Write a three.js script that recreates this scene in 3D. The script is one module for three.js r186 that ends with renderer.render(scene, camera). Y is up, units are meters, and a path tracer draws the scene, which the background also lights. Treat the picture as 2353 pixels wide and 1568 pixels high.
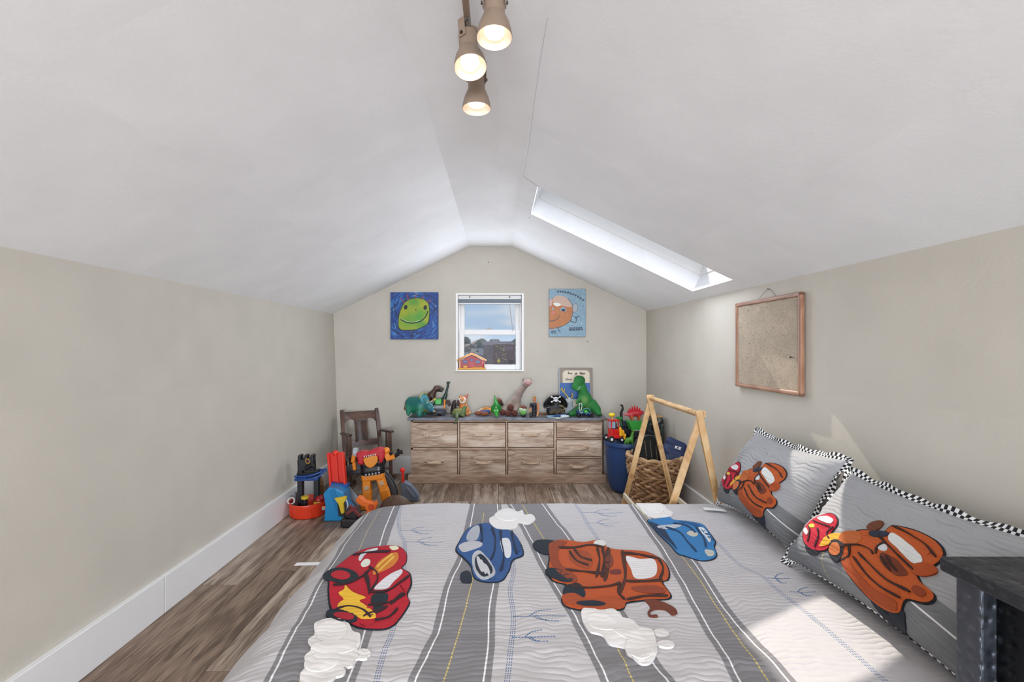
import * as THREE from 'three';
import { RoundedBoxGeometry } from 'three/addons/geometries/RoundedBoxGeometry.js';
import { MarchingCubes } from 'three/addons/objects/MarchingCubes.js';
import { TessellateModifier } from 'three/addons/modifiers/TessellateModifier.js';
import { RectAreaLightUniformsLib } from 'three/addons/lights/RectAreaLightUniformsLib.js';
import * as BGU from 'three/addons/utils/BufferGeometryUtils.js';

// ---------------------------------------------------------------- camera, sky, sun, exposure
const scene = new THREE.Scene();
const F = 1060, VX = 1147, VY = 799, EYE = 1.2;                       // focal length in pixels, vanishing point of the room, eye height
const camera = new THREE.PerspectiveCamera(2 * Math.atan(784 / F) * 180 / Math.PI, 2353 / 1568, 0.05, 2000);
camera.position.set(0, EYE, 0);
camera.lookAt(0, EYE, -1);
camera.setViewOffset(2353, 1568, 1176.5 - VX, 784 - VY, 2353, 1568);
camera.updateProjectionMatrix();

const renderer = new THREE.WebGLRenderer({ antialias: true });
renderer.toneMapping = THREE.LinearToneMapping;
renderer.toneMappingExposure = 1.03;
renderer.shadowMap.enabled = true;
RectAreaLightUniformsLib.init();

const SKY = 0.8, SUN = 4.4;
const sun = new THREE.DirectionalLight(0xfff6ea, SUN);
sun.name = 'sun';
sun.position.set(-0.175 * 9, 1.0 * 9, -0.985 * 9);
sun.target.position.set(0, 0, 0);
sun.castShadow = true;
sun.shadow.mapSize.set(4096, 4096);
Object.assign(sun.shadow.camera, { left: -5, right: 5, top: 5, bottom: -5, near: 1, far: 40 });
scene.add(sun, sun.target);

// area lights added in the skylight and gable window, stronger than the sky outside
const ROOMEND = 3.4;
const unseenRearLight = new THREE.RectAreaLight(0xebf2ff, 28, 1.9, 1.2); unseenRearLight.name = 'unseen_window_light';  // at an unseen window behind the camera, placed to light the whole room
unseenRearLight.position.set(-0.08, 1.0, ROOMEND - 0.03); unseenRearLight.lookAt(-0.08, 1.0, -5); scene.add(unseenRearLight);
const addedSkyLight = new THREE.RectAreaLight(0xe9f1ff, 7, 1.2, 0.5); addedSkyLight.name = 'skylight_added_light';
const addedGableLight = new THREE.RectAreaLight(0xe9f1ff, 13.5, 0.48, 0.60); addedGableLight.name = 'gable_window_added_light';
addedGableLight.position.set(-0.09, 1.34, -4.384); addedGableLight.lookAt(-0.09, 1.34, 5); scene.add(addedGableLight);
scene.add(addedSkyLight);                                                    // placed with the skylight below

// ---------------------------------------------------------------- helpers
function rng(seed) { let s = seed >>> 0; return () => { s = (s + 0x6D2B79F5) >>> 0; let t = s; t = Math.imul(t ^ (t >>> 15), t | 1); t ^= t + Math.imul(t ^ (t >>> 7), t | 61); return ((t ^ (t >>> 14)) >>> 0) / 4294967296; }; }
function hash2(x, y, s) { let h = Math.imul(x, 374761393) ^ Math.imul(y, 668265263) ^ Math.imul(s | 0, 1274126177); h = Math.imul(h ^ (h >>> 13), 1274126177); return ((h ^ (h >>> 16)) >>> 0) / 4294967296; }
function noise(x, y, s = 0) {
  const xi = Math.floor(x), yi = Math.floor(y); let fx = x - xi, fy = y - yi;
  fx = fx * fx * (3 - 2 * fx); fy = fy * fy * (3 - 2 * fy);
  const a = hash2(xi, yi, s), b = hash2(xi + 1, yi, s), c = hash2(xi, yi + 1, s), d = hash2(xi + 1, yi + 1, s);
  return a + (b - a) * fx + (c - a) * fy + (a - b - c + d) * fx * fy;
}
function fbm(x, y, s = 0, o = 4) { let v = 0, a = 0.5, t = 0; for (let i = 0; i < o; i++) { v += a * noise(x, y, s + i * 17); t += a; a *= 0.5; x *= 2.03; y *= 2.03; } return v / t; }
const clamp = (x, a = 0, b = 1) => Math.min(b, Math.max(a, x));
const sstep = (a, b, x) => { const t = clamp((x - a) / (b - a)); return t * t * (3 - 2 * t); };
const lerp = (a, b, t) => a + (b - a) * t;
const at = (px, py, d) => new THREE.Vector3((px - VX) * d / F, EYE - (py - VY) * d / F, -d);   // a pixel of the photograph at a known distance

function sky() {
  const w = 1024, h = 512, data = new Float32Array(w * h * 4);
  for (let j = 0; j < h; j++) for (let i = 0; i < w; i++) {
    const el = ((j + 0.5) / h - 0.5) * Math.PI, az = (i + 0.5) / w * Math.PI * 2, e = Math.max(0, Math.sin(el));
    const cx = Math.cos(az) * Math.cos(el), cz = Math.sin(az) * Math.cos(el), k = 1 / (e + 0.12);
    const c = sstep(0.50, 0.72, fbm(cx * k * 1.7 + 7.3, cz * k * 1.7 + 1.1, 5, 5)) * 0.75;
    const t = Math.pow(1 - e, 2.2);
    const r = lerp(0.40, 0.58, t), g = lerp(0.56, 0.76, t), b = lerp(0.84, 0.98, t), o = (j * w + i) * 4;
    data[o] = lerp(r, 0.92, c); data[o + 1] = lerp(g, 0.95, c); data[o + 2] = lerp(b, 1.0, c); data[o + 3] = 1;
  }
  const t = new THREE.DataTexture(data, w, h, THREE.RGBAFormat, THREE.FloatType);
  t.mapping = THREE.EquirectangularReflectionMapping; t.magFilter = THREE.LinearFilter; t.needsUpdate = true;
  return t;
}
scene.background = sky();
scene.backgroundIntensity = SKY;

const M = {};                                                         // plain materials by colour and gloss
function mat(color, roughness = 0.6, extra = {}) {
  const key = color + '|' + roughness + '|' + JSON.stringify(extra);
  return M[key] ??= new THREE.MeshStandardMaterial({ color, roughness, ...extra });
}
const vmat = (roughness = 0.6) => M['v' + roughness] ??= new THREE.MeshStandardMaterial({ vertexColors: true, roughness });
const counts = {};
function numbered(name) { const n = counts[name] = (counts[name] ?? -1) + 1; return n ? name + '_' + String(n).padStart(3, '0') : name; }
function ready(o) { o.traverse(m => { if (m.isMesh) m.castShadow = m.receiveShadow = true; }); return o; }
function thing(name, label, category, p = [0, 0, 0], turn = 0, group) {
  const o = new THREE.Group(); o.name = numbered(name); scene.add(o);
  o.position.set(p.x ?? p[0], p.y ?? p[1], p.z ?? p[2]); o.rotation.y = turn; o.userData = { label, category };
  if (group) o.userData.group = group;
  return o;
}
function part(name, geo, material, parent, label) {
  const m = new THREE.Mesh(geo, material); m.name = name; m.castShadow = m.receiveShadow = true; parent.add(m);
  if (label) m.userData.label = label;
  return m;
}
function struct(name, geo, material, label) {
  const m = new THREE.Mesh(geo, material); m.name = name; m.castShadow = m.receiveShadow = true; scene.add(m);
  m.userData = { kind: 'structure', label, category: name.split('_')[0] };
  return m;
}
function structGroup(name, label) { const g = new THREE.Group(); g.name = name; g.userData = { kind: 'structure', label, category: name.split('_')[0] }; scene.add(g); return g; }
const xf = (g, p = [0, 0, 0], r = [0, 0, 0], s = [1, 1, 1]) => g.applyMatrix4(new THREE.Matrix4().compose(new THREE.Vector3(...p), new THREE.Quaternion().setFromEuler(new THREE.Euler(...r)), new THREE.Vector3(...(Array.isArray(s) ? s : [s, s, s]))));
const flat = g => { const n = g.index ? g.toNonIndexed() : g; for (const k of Object.keys(n.attributes)) if (!['position', 'normal', 'uv'].includes(k)) n.deleteAttribute(k); if (!n.attributes.uv) n.setAttribute('uv', new THREE.BufferAttribute(new Float32Array(n.attributes.position.count * 2), 2)); return n; };
const merge = list => BGU.mergeGeometries(list.map(flat));
const box = (w, h, d, p = [0, 0, 0], r = [0, 0, 0], bev = 0.003) => xf(new RoundedBoxGeometry(w, h, d, 2, Math.min(bev, w * 0.45, h * 0.45, d * 0.45)), p, r);
const block = (w, h, d, p = [0, 0, 0], r = [0, 0, 0]) => xf(new THREE.BoxGeometry(w, h, d), p, r);
const bx = (x0, x1, y0, y1, z0, z1, bev = 0.003) => box(x1 - x0, y1 - y0, z1 - z0, [(x0 + x1) / 2, (y0 + y1) / 2, (z0 + z1) / 2], [0, 0, 0], bev);
const ball = (r, p = [0, 0, 0], s = [1, 1, 1], rot = [0, 0, 0], seg = 16) => xf(new THREE.SphereGeometry(r, seg, Math.ceil(seg * 0.7)), p, rot, s);
const cyl = (r0, r1, h, p = [0, 0, 0], r = [0, 0, 0], seg = 20) => xf(new THREE.CylinderGeometry(r0, r1, h, seg), p, r);
const lathe = (pts, seg = 32, p = [0, 0, 0], r = [0, 0, 0]) => xf(new THREE.LatheGeometry(pts.map(a => new THREE.Vector2(...a)), seg), p, r);
const V = a => a.isVector3 ? a : new THREE.Vector3(...a);
const curve = (pts, closed = false) => new THREE.CatmullRomCurve3(pts.map(V), closed, 'centripetal');
const tube = (pts, r, n = 24, radial = 8, closed = false) => new THREE.TubeGeometry(curve(pts, closed), n, r, radial, closed);
function rod(a, b, r0, r1 = r0, seg = 10) {                           // a round bar between two points
  a = V(a); b = V(b); const v = b.clone().sub(a), g = new THREE.CylinderGeometry(r1, r0, v.length(), seg);
  g.applyQuaternion(new THREE.Quaternion().setFromUnitVectors(new THREE.Vector3(0, 1, 0), v.normalize()));
  const c = a.clone().add(b).multiplyScalar(0.5); return g.translate(c.x, c.y, c.z);
}
function beam(a, b, w, t, side = [0, 0, 1]) {                         // a rectangular bar between two points; t is measured along side
  a = V(a); b = V(b); const y = b.clone().sub(a), L = y.length(); y.normalize();
  const z = V(side).clone().addScaledVector(y, -V(side).dot(y)).normalize(), x = y.clone().cross(z);
  const g = new RoundedBoxGeometry(w, L, t, 2, Math.min(w, t) * 0.15), c = a.clone().add(b).multiplyScalar(0.5);
  return g.applyMatrix4(new THREE.Matrix4().makeBasis(x, y, z).setPosition(c));
}
function shape(pts, smooth = 0) {
  if (!smooth) return new THREE.Shape(pts.map(p => new THREE.Vector2(p[0], p[1])));
  const c = new THREE.CatmullRomCurve3(pts.map(p => new THREE.Vector3(p[0], p[1], 0)), true, 'centripetal');
  return new THREE.Shape(c.getPoints(pts.length * smooth).slice(0, -1).map(p => new THREE.Vector2(p.x, p.y)));
}
const extr = (sh, depth, bev = 0, p = [0, 0, 0], r = [0, 0, 0]) => xf(new THREE.ExtrudeGeometry(sh, { depth, bevelEnabled: bev > 0, bevelSize: bev, bevelThickness: bev, bevelSegments: 2, bevelOffset: -bev, curveSegments: 10 }), p, r);
function metric(g, k = 1, turn = 0, du = 0, dv = 0) {                 // uv in metres by the dominant axis; k scales, turn swaps u and v
  g = g.index ? g.toNonIndexed() : g; g.computeVertexNormals();
  const p = g.attributes.position, n = g.attributes.normal, uv = new Float32Array(p.count * 2);
  for (let i = 0; i < p.count; i++) {
    const f = i - i % 3; let nx = 0, ny = 0, nz = 0; for (let j = f; j < f + 3; j++) { nx += n.getX(j); ny += n.getY(j); nz += n.getZ(j); }
    nx = Math.abs(nx); ny = Math.abs(ny); nz = Math.abs(nz);
    let a, b; if (ny >= nx && ny >= nz) { a = p.getX(i); b = p.getZ(i); } else if (nx >= nz) { a = p.getZ(i); b = p.getY(i); } else { a = p.getX(i); b = p.getY(i); }
    if (turn) [a, b] = [b, a];
    uv[2 * i] = a * k + du; uv[2 * i + 1] = b * k + dv;
  }
  g.setAttribute('uv', new THREE.BufferAttribute(uv, 2)); return g;
}
function tex(w, h, fn, srgb = true) {                                 // fn(x, y) -> [r, g, b] in 0..1
  const d = new Uint8Array(w * h * 4);
  for (let j = 0; j < h; j++) for (let i = 0; i < w; i++) { const c = fn(i, j), o = (j * w + i) * 4; d[o] = clamp(c[0]) * 255; d[o + 1] = clamp(c[1]) * 255; d[o + 2] = clamp(c[2]) * 255; d[o + 3] = 255; }
  const t = new THREE.DataTexture(d, w, h); t.wrapS = t.wrapT = THREE.RepeatWrapping; t.magFilter = THREE.LinearFilter; t.minFilter = THREE.LinearFilter;
  if (srgb) t.colorSpace = THREE.SRGBColorSpace; t.needsUpdate = true; return t;
}
function canvasTex(w, h, draw, srgb = true) {
  const c = document.createElement('canvas'); c.width = w; c.height = h; const g = c.getContext('2d'); draw(g, w, h);
  const t = new THREE.CanvasTexture(c); if (srgb) t.colorSpace = THREE.SRGBColorSpace; t.magFilter = THREE.LinearFilter; return t;
}
function blob(bones, k = 0.012, res = 40) {                           // one continuous skin over tapered capsules: [x y z r, x y z r, colour]
  const lo = [1e9, 1e9, 1e9], hi = [-1e9, -1e9, -1e9];
  for (const b of bones) for (const o of [0, 4]) for (let i = 0; i < 3; i++) { lo[i] = Math.min(lo[i], b[o + i] - b[o + 3]); hi[i] = Math.max(hi[i], b[o + i] + b[o + 3]); }
  const c = lo.map((v, i) => (v + hi[i]) / 2), half = Math.max(...lo.map((v, i) => (hi[i] - v) / 2)) * 1.12 + k;
  const mc = new MarchingCubes(res, new THREE.MeshBasicMaterial(), false, false, 60000); mc.isolation = 0;
  const seg = bones.map(b => { const v = [b[4] - b[0], b[5] - b[1], b[6] - b[2]]; return { b, v, l: v[0] * v[0] + v[1] * v[1] + v[2] * v[2] + 1e-12, c: new THREE.Color(b[8] ?? 0x888888) }; });
  const dist = (s, x, y, z) => { const b = s.b, X = x - b[0], Y = y - b[1], Z = z - b[2], t = clamp((X * s.v[0] + Y * s.v[1] + Z * s.v[2]) / s.l); const dx = X - s.v[0] * t, dy = Y - s.v[1] * t, dz = Z - s.v[2] * t; return Math.sqrt(dx * dx + dy * dy + dz * dz) - (b[3] + (b[7] - b[3]) * t); };
  const hs = res / 2;
  for (let z = 0; z < res; z++) for (let y = 0; y < res; y++) for (let x = 0; x < res; x++) {
    const X = c[0] + (x - hs) / hs * half, Y = c[1] + (y - hs) / hs * half, Z = c[2] + (z - hs) / hs * half;
    let d = 1e9; for (const s of seg) { const e = dist(s, X, Y, Z), h = Math.max(k - Math.abs(d - e), 0) / k; d = Math.min(d, e) - h * h * k * 0.25; }
    mc.field[x + y * res + z * res * res] = -d;
  }
  mc.update();
  const n = mc.count, P = new Float32Array(n * 3), C = new Float32Array(n * 3);
  for (let i = 0; i < n; i++) {
    const X = P[3 * i] = c[0] + mc.positionArray[3 * i] * half, Y = P[3 * i + 1] = c[1] + mc.positionArray[3 * i + 1] * half, Z = P[3 * i + 2] = c[2] + mc.positionArray[3 * i + 2] * half;
    let W = 0, r = 0, g = 0, bl = 0; for (const s of seg) { const w = Math.exp(-Math.max(0, dist(s, X, Y, Z)) / (k * 0.22)); W += w; r += w * s.c.r; g += w * s.c.g; bl += w * s.c.b; }
    C[3 * i] = r / W; C[3 * i + 1] = g / W; C[3 * i + 2] = bl / W;
  }
  let g = new THREE.BufferGeometry(); g.setAttribute('position', new THREE.BufferAttribute(P, 3)); g.setAttribute('color', new THREE.BufferAttribute(C, 3));
  g = BGU.mergeVertices(g, half * 1e-4); g.computeVertexNormals(); return g;
}
// ---------------------------------------------------------------- procedural surfaces
function woodTex(w, h, dark, mid, light, seed, o = {}) {              // grain runs along u
  const { knots = 3, streak = 26, wash = 0.5 } = o, r = rng(seed), K = []; for (let i = 0; i < knots; i++) K.push([r() * w, r() * h, 6 + r() * 9]);
  const D = new THREE.Color(dark).convertLinearToSRGB(), Mi = new THREE.Color(mid).convertLinearToSRGB(), L = new THREE.Color(light).convertLinearToSRGB();
  const wood = tex(w, h, (x, y) => {
    let yy = y; for (const k of K) { const dx = (x - k[0]) / 3.2, dy = y - k[1], q = Math.exp(-(dx * dx + dy * dy) / (k[2] * k[2] * 3)); yy += dy * q * 1.2; }
    const warp = fbm(x / 170, y / 60, seed, 3) * 9;
    const fine = noise(x / 46, yy / 1.6 + warp, seed + 3), mid2 = fbm(x / 120, yy / 7 + warp * 0.4, seed + 5, 3), big = fbm(x / streak / 6, yy / streak + warp * 0.1, seed + 9, 3);
    let t = clamp(0.5 + (big - 0.5) * 1.3 + (mid2 - 0.5) * 0.9 + (fine - 0.5) * wash);
    for (const k of K) { const dx = (x - k[0]) / 1.7, dy = y - k[1], q = Math.sqrt(dx * dx + dy * dy) / k[2]; if (q < 1) t *= lerp(0.25, 1, q * q); }
    const A = t < 0.5 ? D : Mi, B = t < 0.5 ? Mi : L, f = (t % 0.5) * 2 + (t >= 1 ? 1 : 0);
    return [lerp(A.r, B.r, f), lerp(A.g, B.g, f), lerp(A.b, B.b, f)];
  });
  wood.wrapS = wood.wrapT = THREE.MirroredRepeatWrapping; return wood;
}
const plaster = tex(512, 512, (x, y) => { const v = 0.5 + (fbm(x / 5, y / 5, 3, 3) - 0.5) * 0.8 + (fbm(x / 60, y / 60, 8, 3) - 0.5) * 0.5; return [v, v, v]; }, false);
const wallTint = (hex, seed) => { const c = new THREE.Color(hex).convertLinearToSRGB(); const t = tex(512, 512, (x, y) => { const v = 1 + (fbm(x / 90, y / 90, seed, 4) - 0.5) * 0.045 + (noise(x / 2, y / 2, seed) - 0.5) * 0.012; return [c.r * v, c.g * v, c.b * v]; }); return t; };
const wallPaint = new THREE.MeshStandardMaterial({ map: wallTint(0xc8c2b5, 21), roughness: 0.78, bumpMap: plaster, bumpScale: 0.0005 });
const ceilPaint = new THREE.MeshStandardMaterial({ map: wallTint(0xf2f2f2, 31), roughness: 0.85, bumpMap: plaster, bumpScale: 0.0004 });
const trimPaint = mat(0xe9e9e7, 0.42), vinyl = mat(0xf0efec, 0.4);
const glassPane = new THREE.MeshPhysicalMaterial({ color: 0xffffff, roughness: 0.02, transmission: 1, thickness: 0, ior: 1.45 });
const tintPane = new THREE.MeshPhysicalMaterial({ color: 0xf2f4f5, roughness: 0.02, transmission: 1, thickness: 0, ior: 1.45, specularIntensity: 0.1 });   // gable glazing, faintly tinted, its reflections turned down

// ---------------------------------------------------------------- the room
const ZB = -4.4, ZR = ROOMEND, XR = 1.403, BB = 0.168;
const XLT = -1.5815, XLF = -1.523, YL = 1.52, YR = 1.5487, RX0 = -0.2864, RX1 = 0.1287, RY = 2.159;
const WX0 = -0.415, WX1 = 0.2366, WY0 = 0.976, WY1 = 1.719;
const hole = (sh, x0, x1, y0, y1) => { sh.holes.push(new THREE.Path([[x0, y0], [x1, y0], [x1, y1], [x0, y1]].map(p => new THREE.Vector2(...p)))); return sh; };
const gable = () => shape([[-1.66, -0.1], [1.60, -0.1], [1.60, 1.575], [0.16, 2.27], [-0.31, 2.27], [-1.70, 1.57]]);
struct('wall_back', metric(extr(hole(gable(), WX0, WX1, WY0, WY1), 0.15, 0, [0, 0, ZB - 0.15])), wallPaint, 'greige painted gable wall with a small window in the middle');
struct('wall_rear', metric(extr(hole(gable(), -1.08, 0.92, 0.36, 1.64), 0.15, 0, [0, 0, ZR])), wallPaint, 'greige painted gable wall opposite the dresser');
struct('wall_left', metric(extr(shape([[XLF, -0.1], [XLT, YL + 0.05], [-1.72, YL + 0.05], [-1.72, -0.1]]), ZR - ZB + 0.2, 0, [0, 0, ZB - 0.1])), wallPaint, 'long greige knee wall beside the rocking chair');
// the wall behind the pillows opens out a little towards the camera
const splay = g => g.translate(-XR, 0, -ZB).rotateY(0.0092).translate(XR, 0, ZB), wallX = d => XR + 0.0092 * (-ZB - d);
struct('wall_right', metric(splay(extr(shape([[XR, -0.1], [XR + 0.14, -0.1], [XR + 0.14, YR + 0.05], [XR, YR + 0.05]]), ZR - ZB + 0.2, 0, [0, 0, ZB - 0.1]))), wallPaint, 'greige knee wall behind the pillows and cork board');
const ZO = -5.75;                                                     // unseen deep overhang past the gable, sized to keep sun off the dresser
struct('ceiling', metric(extr(shape([[RX0, RY], [RX1, RY], [RX1 + 0.18, RY + 0.32], [RX0 - 0.18, RY + 0.32]]), ZR + 0.15 - ZO, 0, [0, 0, ZO])), ceilPaint, 'narrow flat white strip along the ridge of the ceiling');
const LS = new THREE.Vector2(XLT - RX0, YL - RY).normalize();
struct('ceiling_001', metric(extr(shape([[RX0, RY], [RX0 + LS.x * 1.9, RY + LS.y * 1.9], [RX0 + LS.x * 1.9 + LS.y * 0.3, RY + LS.y * 1.9 - LS.x * 0.3], [RX0 + LS.y * 0.3, RY - LS.x * 0.3]]), ZR + 0.15 - ZO, 0, [0, 0, ZO])), ceilPaint, 'plain white sloping ceiling above the rocking chair');
// the slope with the skylight, laid out along the slope (s) and the depth (z)
const RS = new THREE.Vector3(XR - RX1, YR - RY, 0).normalize(), RN = new THREE.Vector3(-RS.y, RS.x, 0);
const S0 = 0.099, S1 = 1.3277, SZ0 = -3.1614, SZ1 = -2.6224;
const onSlope = g => g.applyMatrix4(new THREE.Matrix4().makeBasis(RS, new THREE.Vector3(0, 0, 1), RN.clone().negate()).setPosition(RX1, RY, 0));  // third axis points down into the room
struct('ceiling_002', metric(onSlope(xf(extr(hole(shape([[0, ZO], [1.85, ZO], [1.85, ZR + 0.15], [0, ZR + 0.15]]), S0, S1, SZ0, SZ1), 0.2), [0, 0, -0.2]))), ceilPaint, 'white sloping ceiling pierced by the skylight');
{ // skylight
  const g = structGroup('window_2', 'long white skylight shaft in the sloping ceiling');
  const ring = (a, z0, z1) => onSlope(xf(extr(hole(shape([[S0, SZ0], [S1, SZ0], [S1, SZ1], [S0, SZ1]]), S0 + a, S1 - a, SZ0 + a, SZ1 - a), z1 - z0), [0, 0, z0]));
  part('frame', ring(0.006, -0.19, -0.120), vinyl, g);
  part('sash', ring(0.007, -0.215, -0.1905), vinyl, g);
  part('pane', onSlope(xf(new THREE.PlaneGeometry(S1 - S0, SZ1 - SZ0), [(S0 + S1) / 2, (SZ0 + SZ1) / 2, -0.205])), glassPane, g);
  const c = new THREE.Vector3(RX1, RY, (SZ0 + SZ1) / 2).addScaledVector(RS, (S0 + S1) / 2).addScaledVector(RN, 0.02); addedSkyLight.position.copy(c); addedSkyLight.up.set(0, 0, 1); addedSkyLight.lookAt(c.clone().sub(RN));
}
{ // fine cracks and specks in the paint, where the photograph shows them
  const g = structGroup('trim_1', 'hairline cracks along the ceiling seams'), dark = mat(0x8f8f8d, 0.9);
  const flatAt = (px, py, Y) => at(px, py, (Y - EYE) * F / (VY - py));
  const slopeAt = (px, py) => { const dir = at(px, py, 1).sub(new THREE.Vector3(0, EYE, 0)), n = RN; const t = n.dot(new THREE.Vector3(RX1, RY - EYE, 0)) / n.dot(dir); return dir.multiplyScalar(t).add(new THREE.Vector3(0, EYE, 0)).addScaledVector(n, -0.0006); };
  part('crack', tube([[1258, 40], [1240, 150], [1226, 250], [1216, 330], [1203, 404]].map(p => slopeAt(...p)), 0.0004, 30, 5), mat(0xa9a9a7, 0.9), g);
  part('crack', tube([[1203, 405], [1220, 417], [1238, 429]].map(p => slopeAt(...p)), 0.0007, 8, 5), dark, g);
  part('speck', ball(0.003, slopeAt(1216, 500).toArray()), mat(0x333333), g);
  part('speck', ball(0.004, slopeAt(1300, 490).toArray(), [1, 0.4, 1]), mat(0xbdbdbb), g);
  for (const [x, y] of [[1122, 603], [1350, 785]]) part('speck', ball(0.005, at(x, y, 4.399).toArray()), mat(0x55524d), g);
}
// baseboards
function board(g, x0, x1, z0, z1) { part('board', bx(x0, x1, 0, BB, z0, z1, 0.003), trimPaint, g); }
{
  const l = structGroup('baseboard_left', 'wide white baseboard along the wall beside the bed'); board(l, XLF - 0.01, XLF + 0.015, -4.4, -2.082); board(l, XLF - 0.01, XLF + 0.015, -2.079, ZR);
  const r = structGroup('baseboard_right', 'white baseboard behind the wooden frame rack'); part('board', splay(bx(XR - 0.015, XR + 0.01, 0, BB, -4.4, ZR, 0.003)), trimPaint, r);
  const b = structGroup('baseboard_back', 'white baseboard under the gable window wall'); board(b, XLF + 0.0155, XR - 0.0155, ZB - 0.01, ZB + 0.015);
}
// floor: one mesh for each plank
{
  const fl = structGroup('floor', 'grey brown wood plank floor');
  const mats = []; for (let i = 0; i < 4; i++) {
    const t = woodTex(1024, 192, ['#6b5a4c', '#746456', '#67574a', '#6e5e50'][i], ['#968373', '#9c8a7a', '#8d7b6b', '#9a8776'][i], ['#b5a391', '#b9a898', '#ab9887', '#bdab99'][i], 40 + i * 7, { knots: 3, wash: 0.75 });
    for (const color of [0xffffff, 0xe0d8d0]) mats.push(new THREE.MeshStandardMaterial({ map: t, color, roughness: 0.55, bumpMap: t, bumpScale: 0.0004 }));
  }
  const W = 0.217, L = 1.22, r = rng(5);
  for (let c = -7; c <= 8; c++) {
    const x0 = -0.223 + c * W, x1 = x0 + W; if (x1 < -1.56 || x0 > 1.46) continue;
    let z = ZB - 0.02 - r() * L, k = 0;
    while (z < ZR) {
      const a = Math.max(z, ZB - 0.05), b = Math.min(z + L, ZR + 0.05), X0 = Math.max(x0, -1.56), X1 = Math.min(x1, 1.46);
      if (b - a > 0.02) {
        const g = metric(bx(X0 + 0.001, X1 - 0.001, -0.02, 0, a + 0.001, b - 0.001, 0.0016));
        const p = g.attributes.position, uv = g.attributes.uv, o = r();
        for (let i = 0; i < p.count; i++) uv.setXY(i, p.getZ(i) / 1.25 + o, (p.getX(i) - x0) / W + o * 3);
        part('plank', g, mats[Math.floor(r() * 8)], fl);
      }
      z += L; k++;
    }
  }
  part('underlay', bx(-1.6, 1.5, -0.06, -0.021, ZB - 0.1, ZR + 0.1), mat(0x3a332c, 0.9), fl);
}
{ // the gable window
  const g = structGroup('window_1', 'small white double hung window above the dresser');
  const z0 = -4.53, z1 = -4.392, wh = vinyl;
  part('jamb', bx(WX0, WX0 + 0.022, WY0, WY1, z0, z1), wh, g); part('jamb', bx(WX1 - 0.022, WX1, WY0, WY1, z0, z1), wh, g);
  part('head', bx(WX0 + 0.022, WX1 - 0.022, WY1 - 0.018, WY1, z0, z1), wh, g);
  part('sill', bx(WX0 - 0.002, WX1 + 0.002, WY0 - 0.002, WY0 + 0.012, z0, z1 + 0.012), wh, g);
  const stile = (x0, x1, y0, y1, za, zb) => bx(x0, x1, y0, y1, za, zb, 0.004), A = WX0 + 0.022, B = WX1 - 0.022, C = WY0 + 0.012, D = WY1 - 0.018, m0 = 1.322, m1 = 1.373;
  part('track', merge([bx(A, A + 0.02, C, D, -4.515, -4.475), bx(B - 0.02, B, C, D, -4.515, -4.475)]), wh, g);
  const up = part('sash', merge([stile(A + 0.02, A + 0.058, m0, D, -4.515, -4.487), stile(B - 0.058, B - 0.02, m0, D, -4.515, -4.487), stile(A + 0.058, B - 0.058, D - 0.04, D, -4.515, -4.487), stile(A + 0.058, B - 0.058, m0, m1, -4.515, -4.487)]), wh, g);
  part('pane', xf(new THREE.PlaneGeometry(B - A - 0.1, D - m1), [(A + B) / 2, (D + m1) / 2, -4.5]), tintPane, up);
  const lo = part('sash', merge([stile(A + 0.012, A + 0.055, C, m1, -4.485, -4.455), stile(B - 0.055, B - 0.012, C, m1, -4.485, -4.455), stile(A + 0.055, B - 0.055, C, C + 0.05, -4.485, -4.452), stile(A + 0.055, B - 0.055, m0, m1, -4.485, -4.455)]), wh, g);
  part('pane', xf(new THREE.PlaneGeometry(B - A - 0.1, m0 - C - 0.05), [(A + B) / 2, (m0 + C + 0.05) / 2, -4.476]), tintPane, lo);
  part('latch', merge([box(0.05, 0.012, 0.02, [-0.1, m1 + 0.006, -4.468]), box(0.03, 0.01, 0.012, [-0.085, m1 + 0.015, -4.464])]), mat(0xb9b5ab, 0.4), up);
  // unseen rear window, placed to light the room from behind the camera
  const h = structGroup('window_3', 'wide white window out of view opposite the dresser, placed to light the room');
  part('frame', merge([bx(-1.08, -1.02, 0.36, 1.64, ZR, ZR + 0.12), bx(0.86, 0.92, 0.36, 1.64, ZR, ZR + 0.12), bx(-1.02, 0.86, 0.36, 0.42, ZR, ZR + 0.12), bx(-1.02, 0.86, 1.58, 1.64, ZR, ZR + 0.12), bx(-0.11, -0.05, 0.42, 1.58, ZR + 0.02, ZR + 0.1)]), wh, h);
  part('pane', xf(new THREE.PlaneGeometry(1.88, 1.16), [-0.08, 1.0, ZR + 0.06]), glassPane, h);
}
{ // mini blind drawn up
  const t = thing('window_blind', 'white mini blind pulled up to the top of the gable window', 'blind', [-0.09, 1.66, -4.405]);
  part('head_rail', box(0.598, 0.036, 0.03, [0, 0.018, 0]), mat(0xdcdcd8, 0.4), t);
  for (let i = 0; i < 9; i++) part('slat', box(0.592, 0.0022, 0.025, [0, -0.003 - i * 0.0034, 0], [0, 0, 0], 0.001), mat(0x9aa6b2, 0.4), t);
  part('bottom_rail', box(0.594, 0.011, 0.027, [0, -0.042, 0]), mat(0xecebe6, 0.4), t);
  for (const x of [-0.19, 0.19]) part('bracket', box(0.012, 0.012, 0.004, [x, 0.020, 0.0165]), mat(0x40403e), t);
  part('tilt_wand', rod([0.185, -0.02, 0.006], [0.222, -0.30, -0.028], 0.004), mat(0xb9b9bd, 0.25), t);
}
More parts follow.
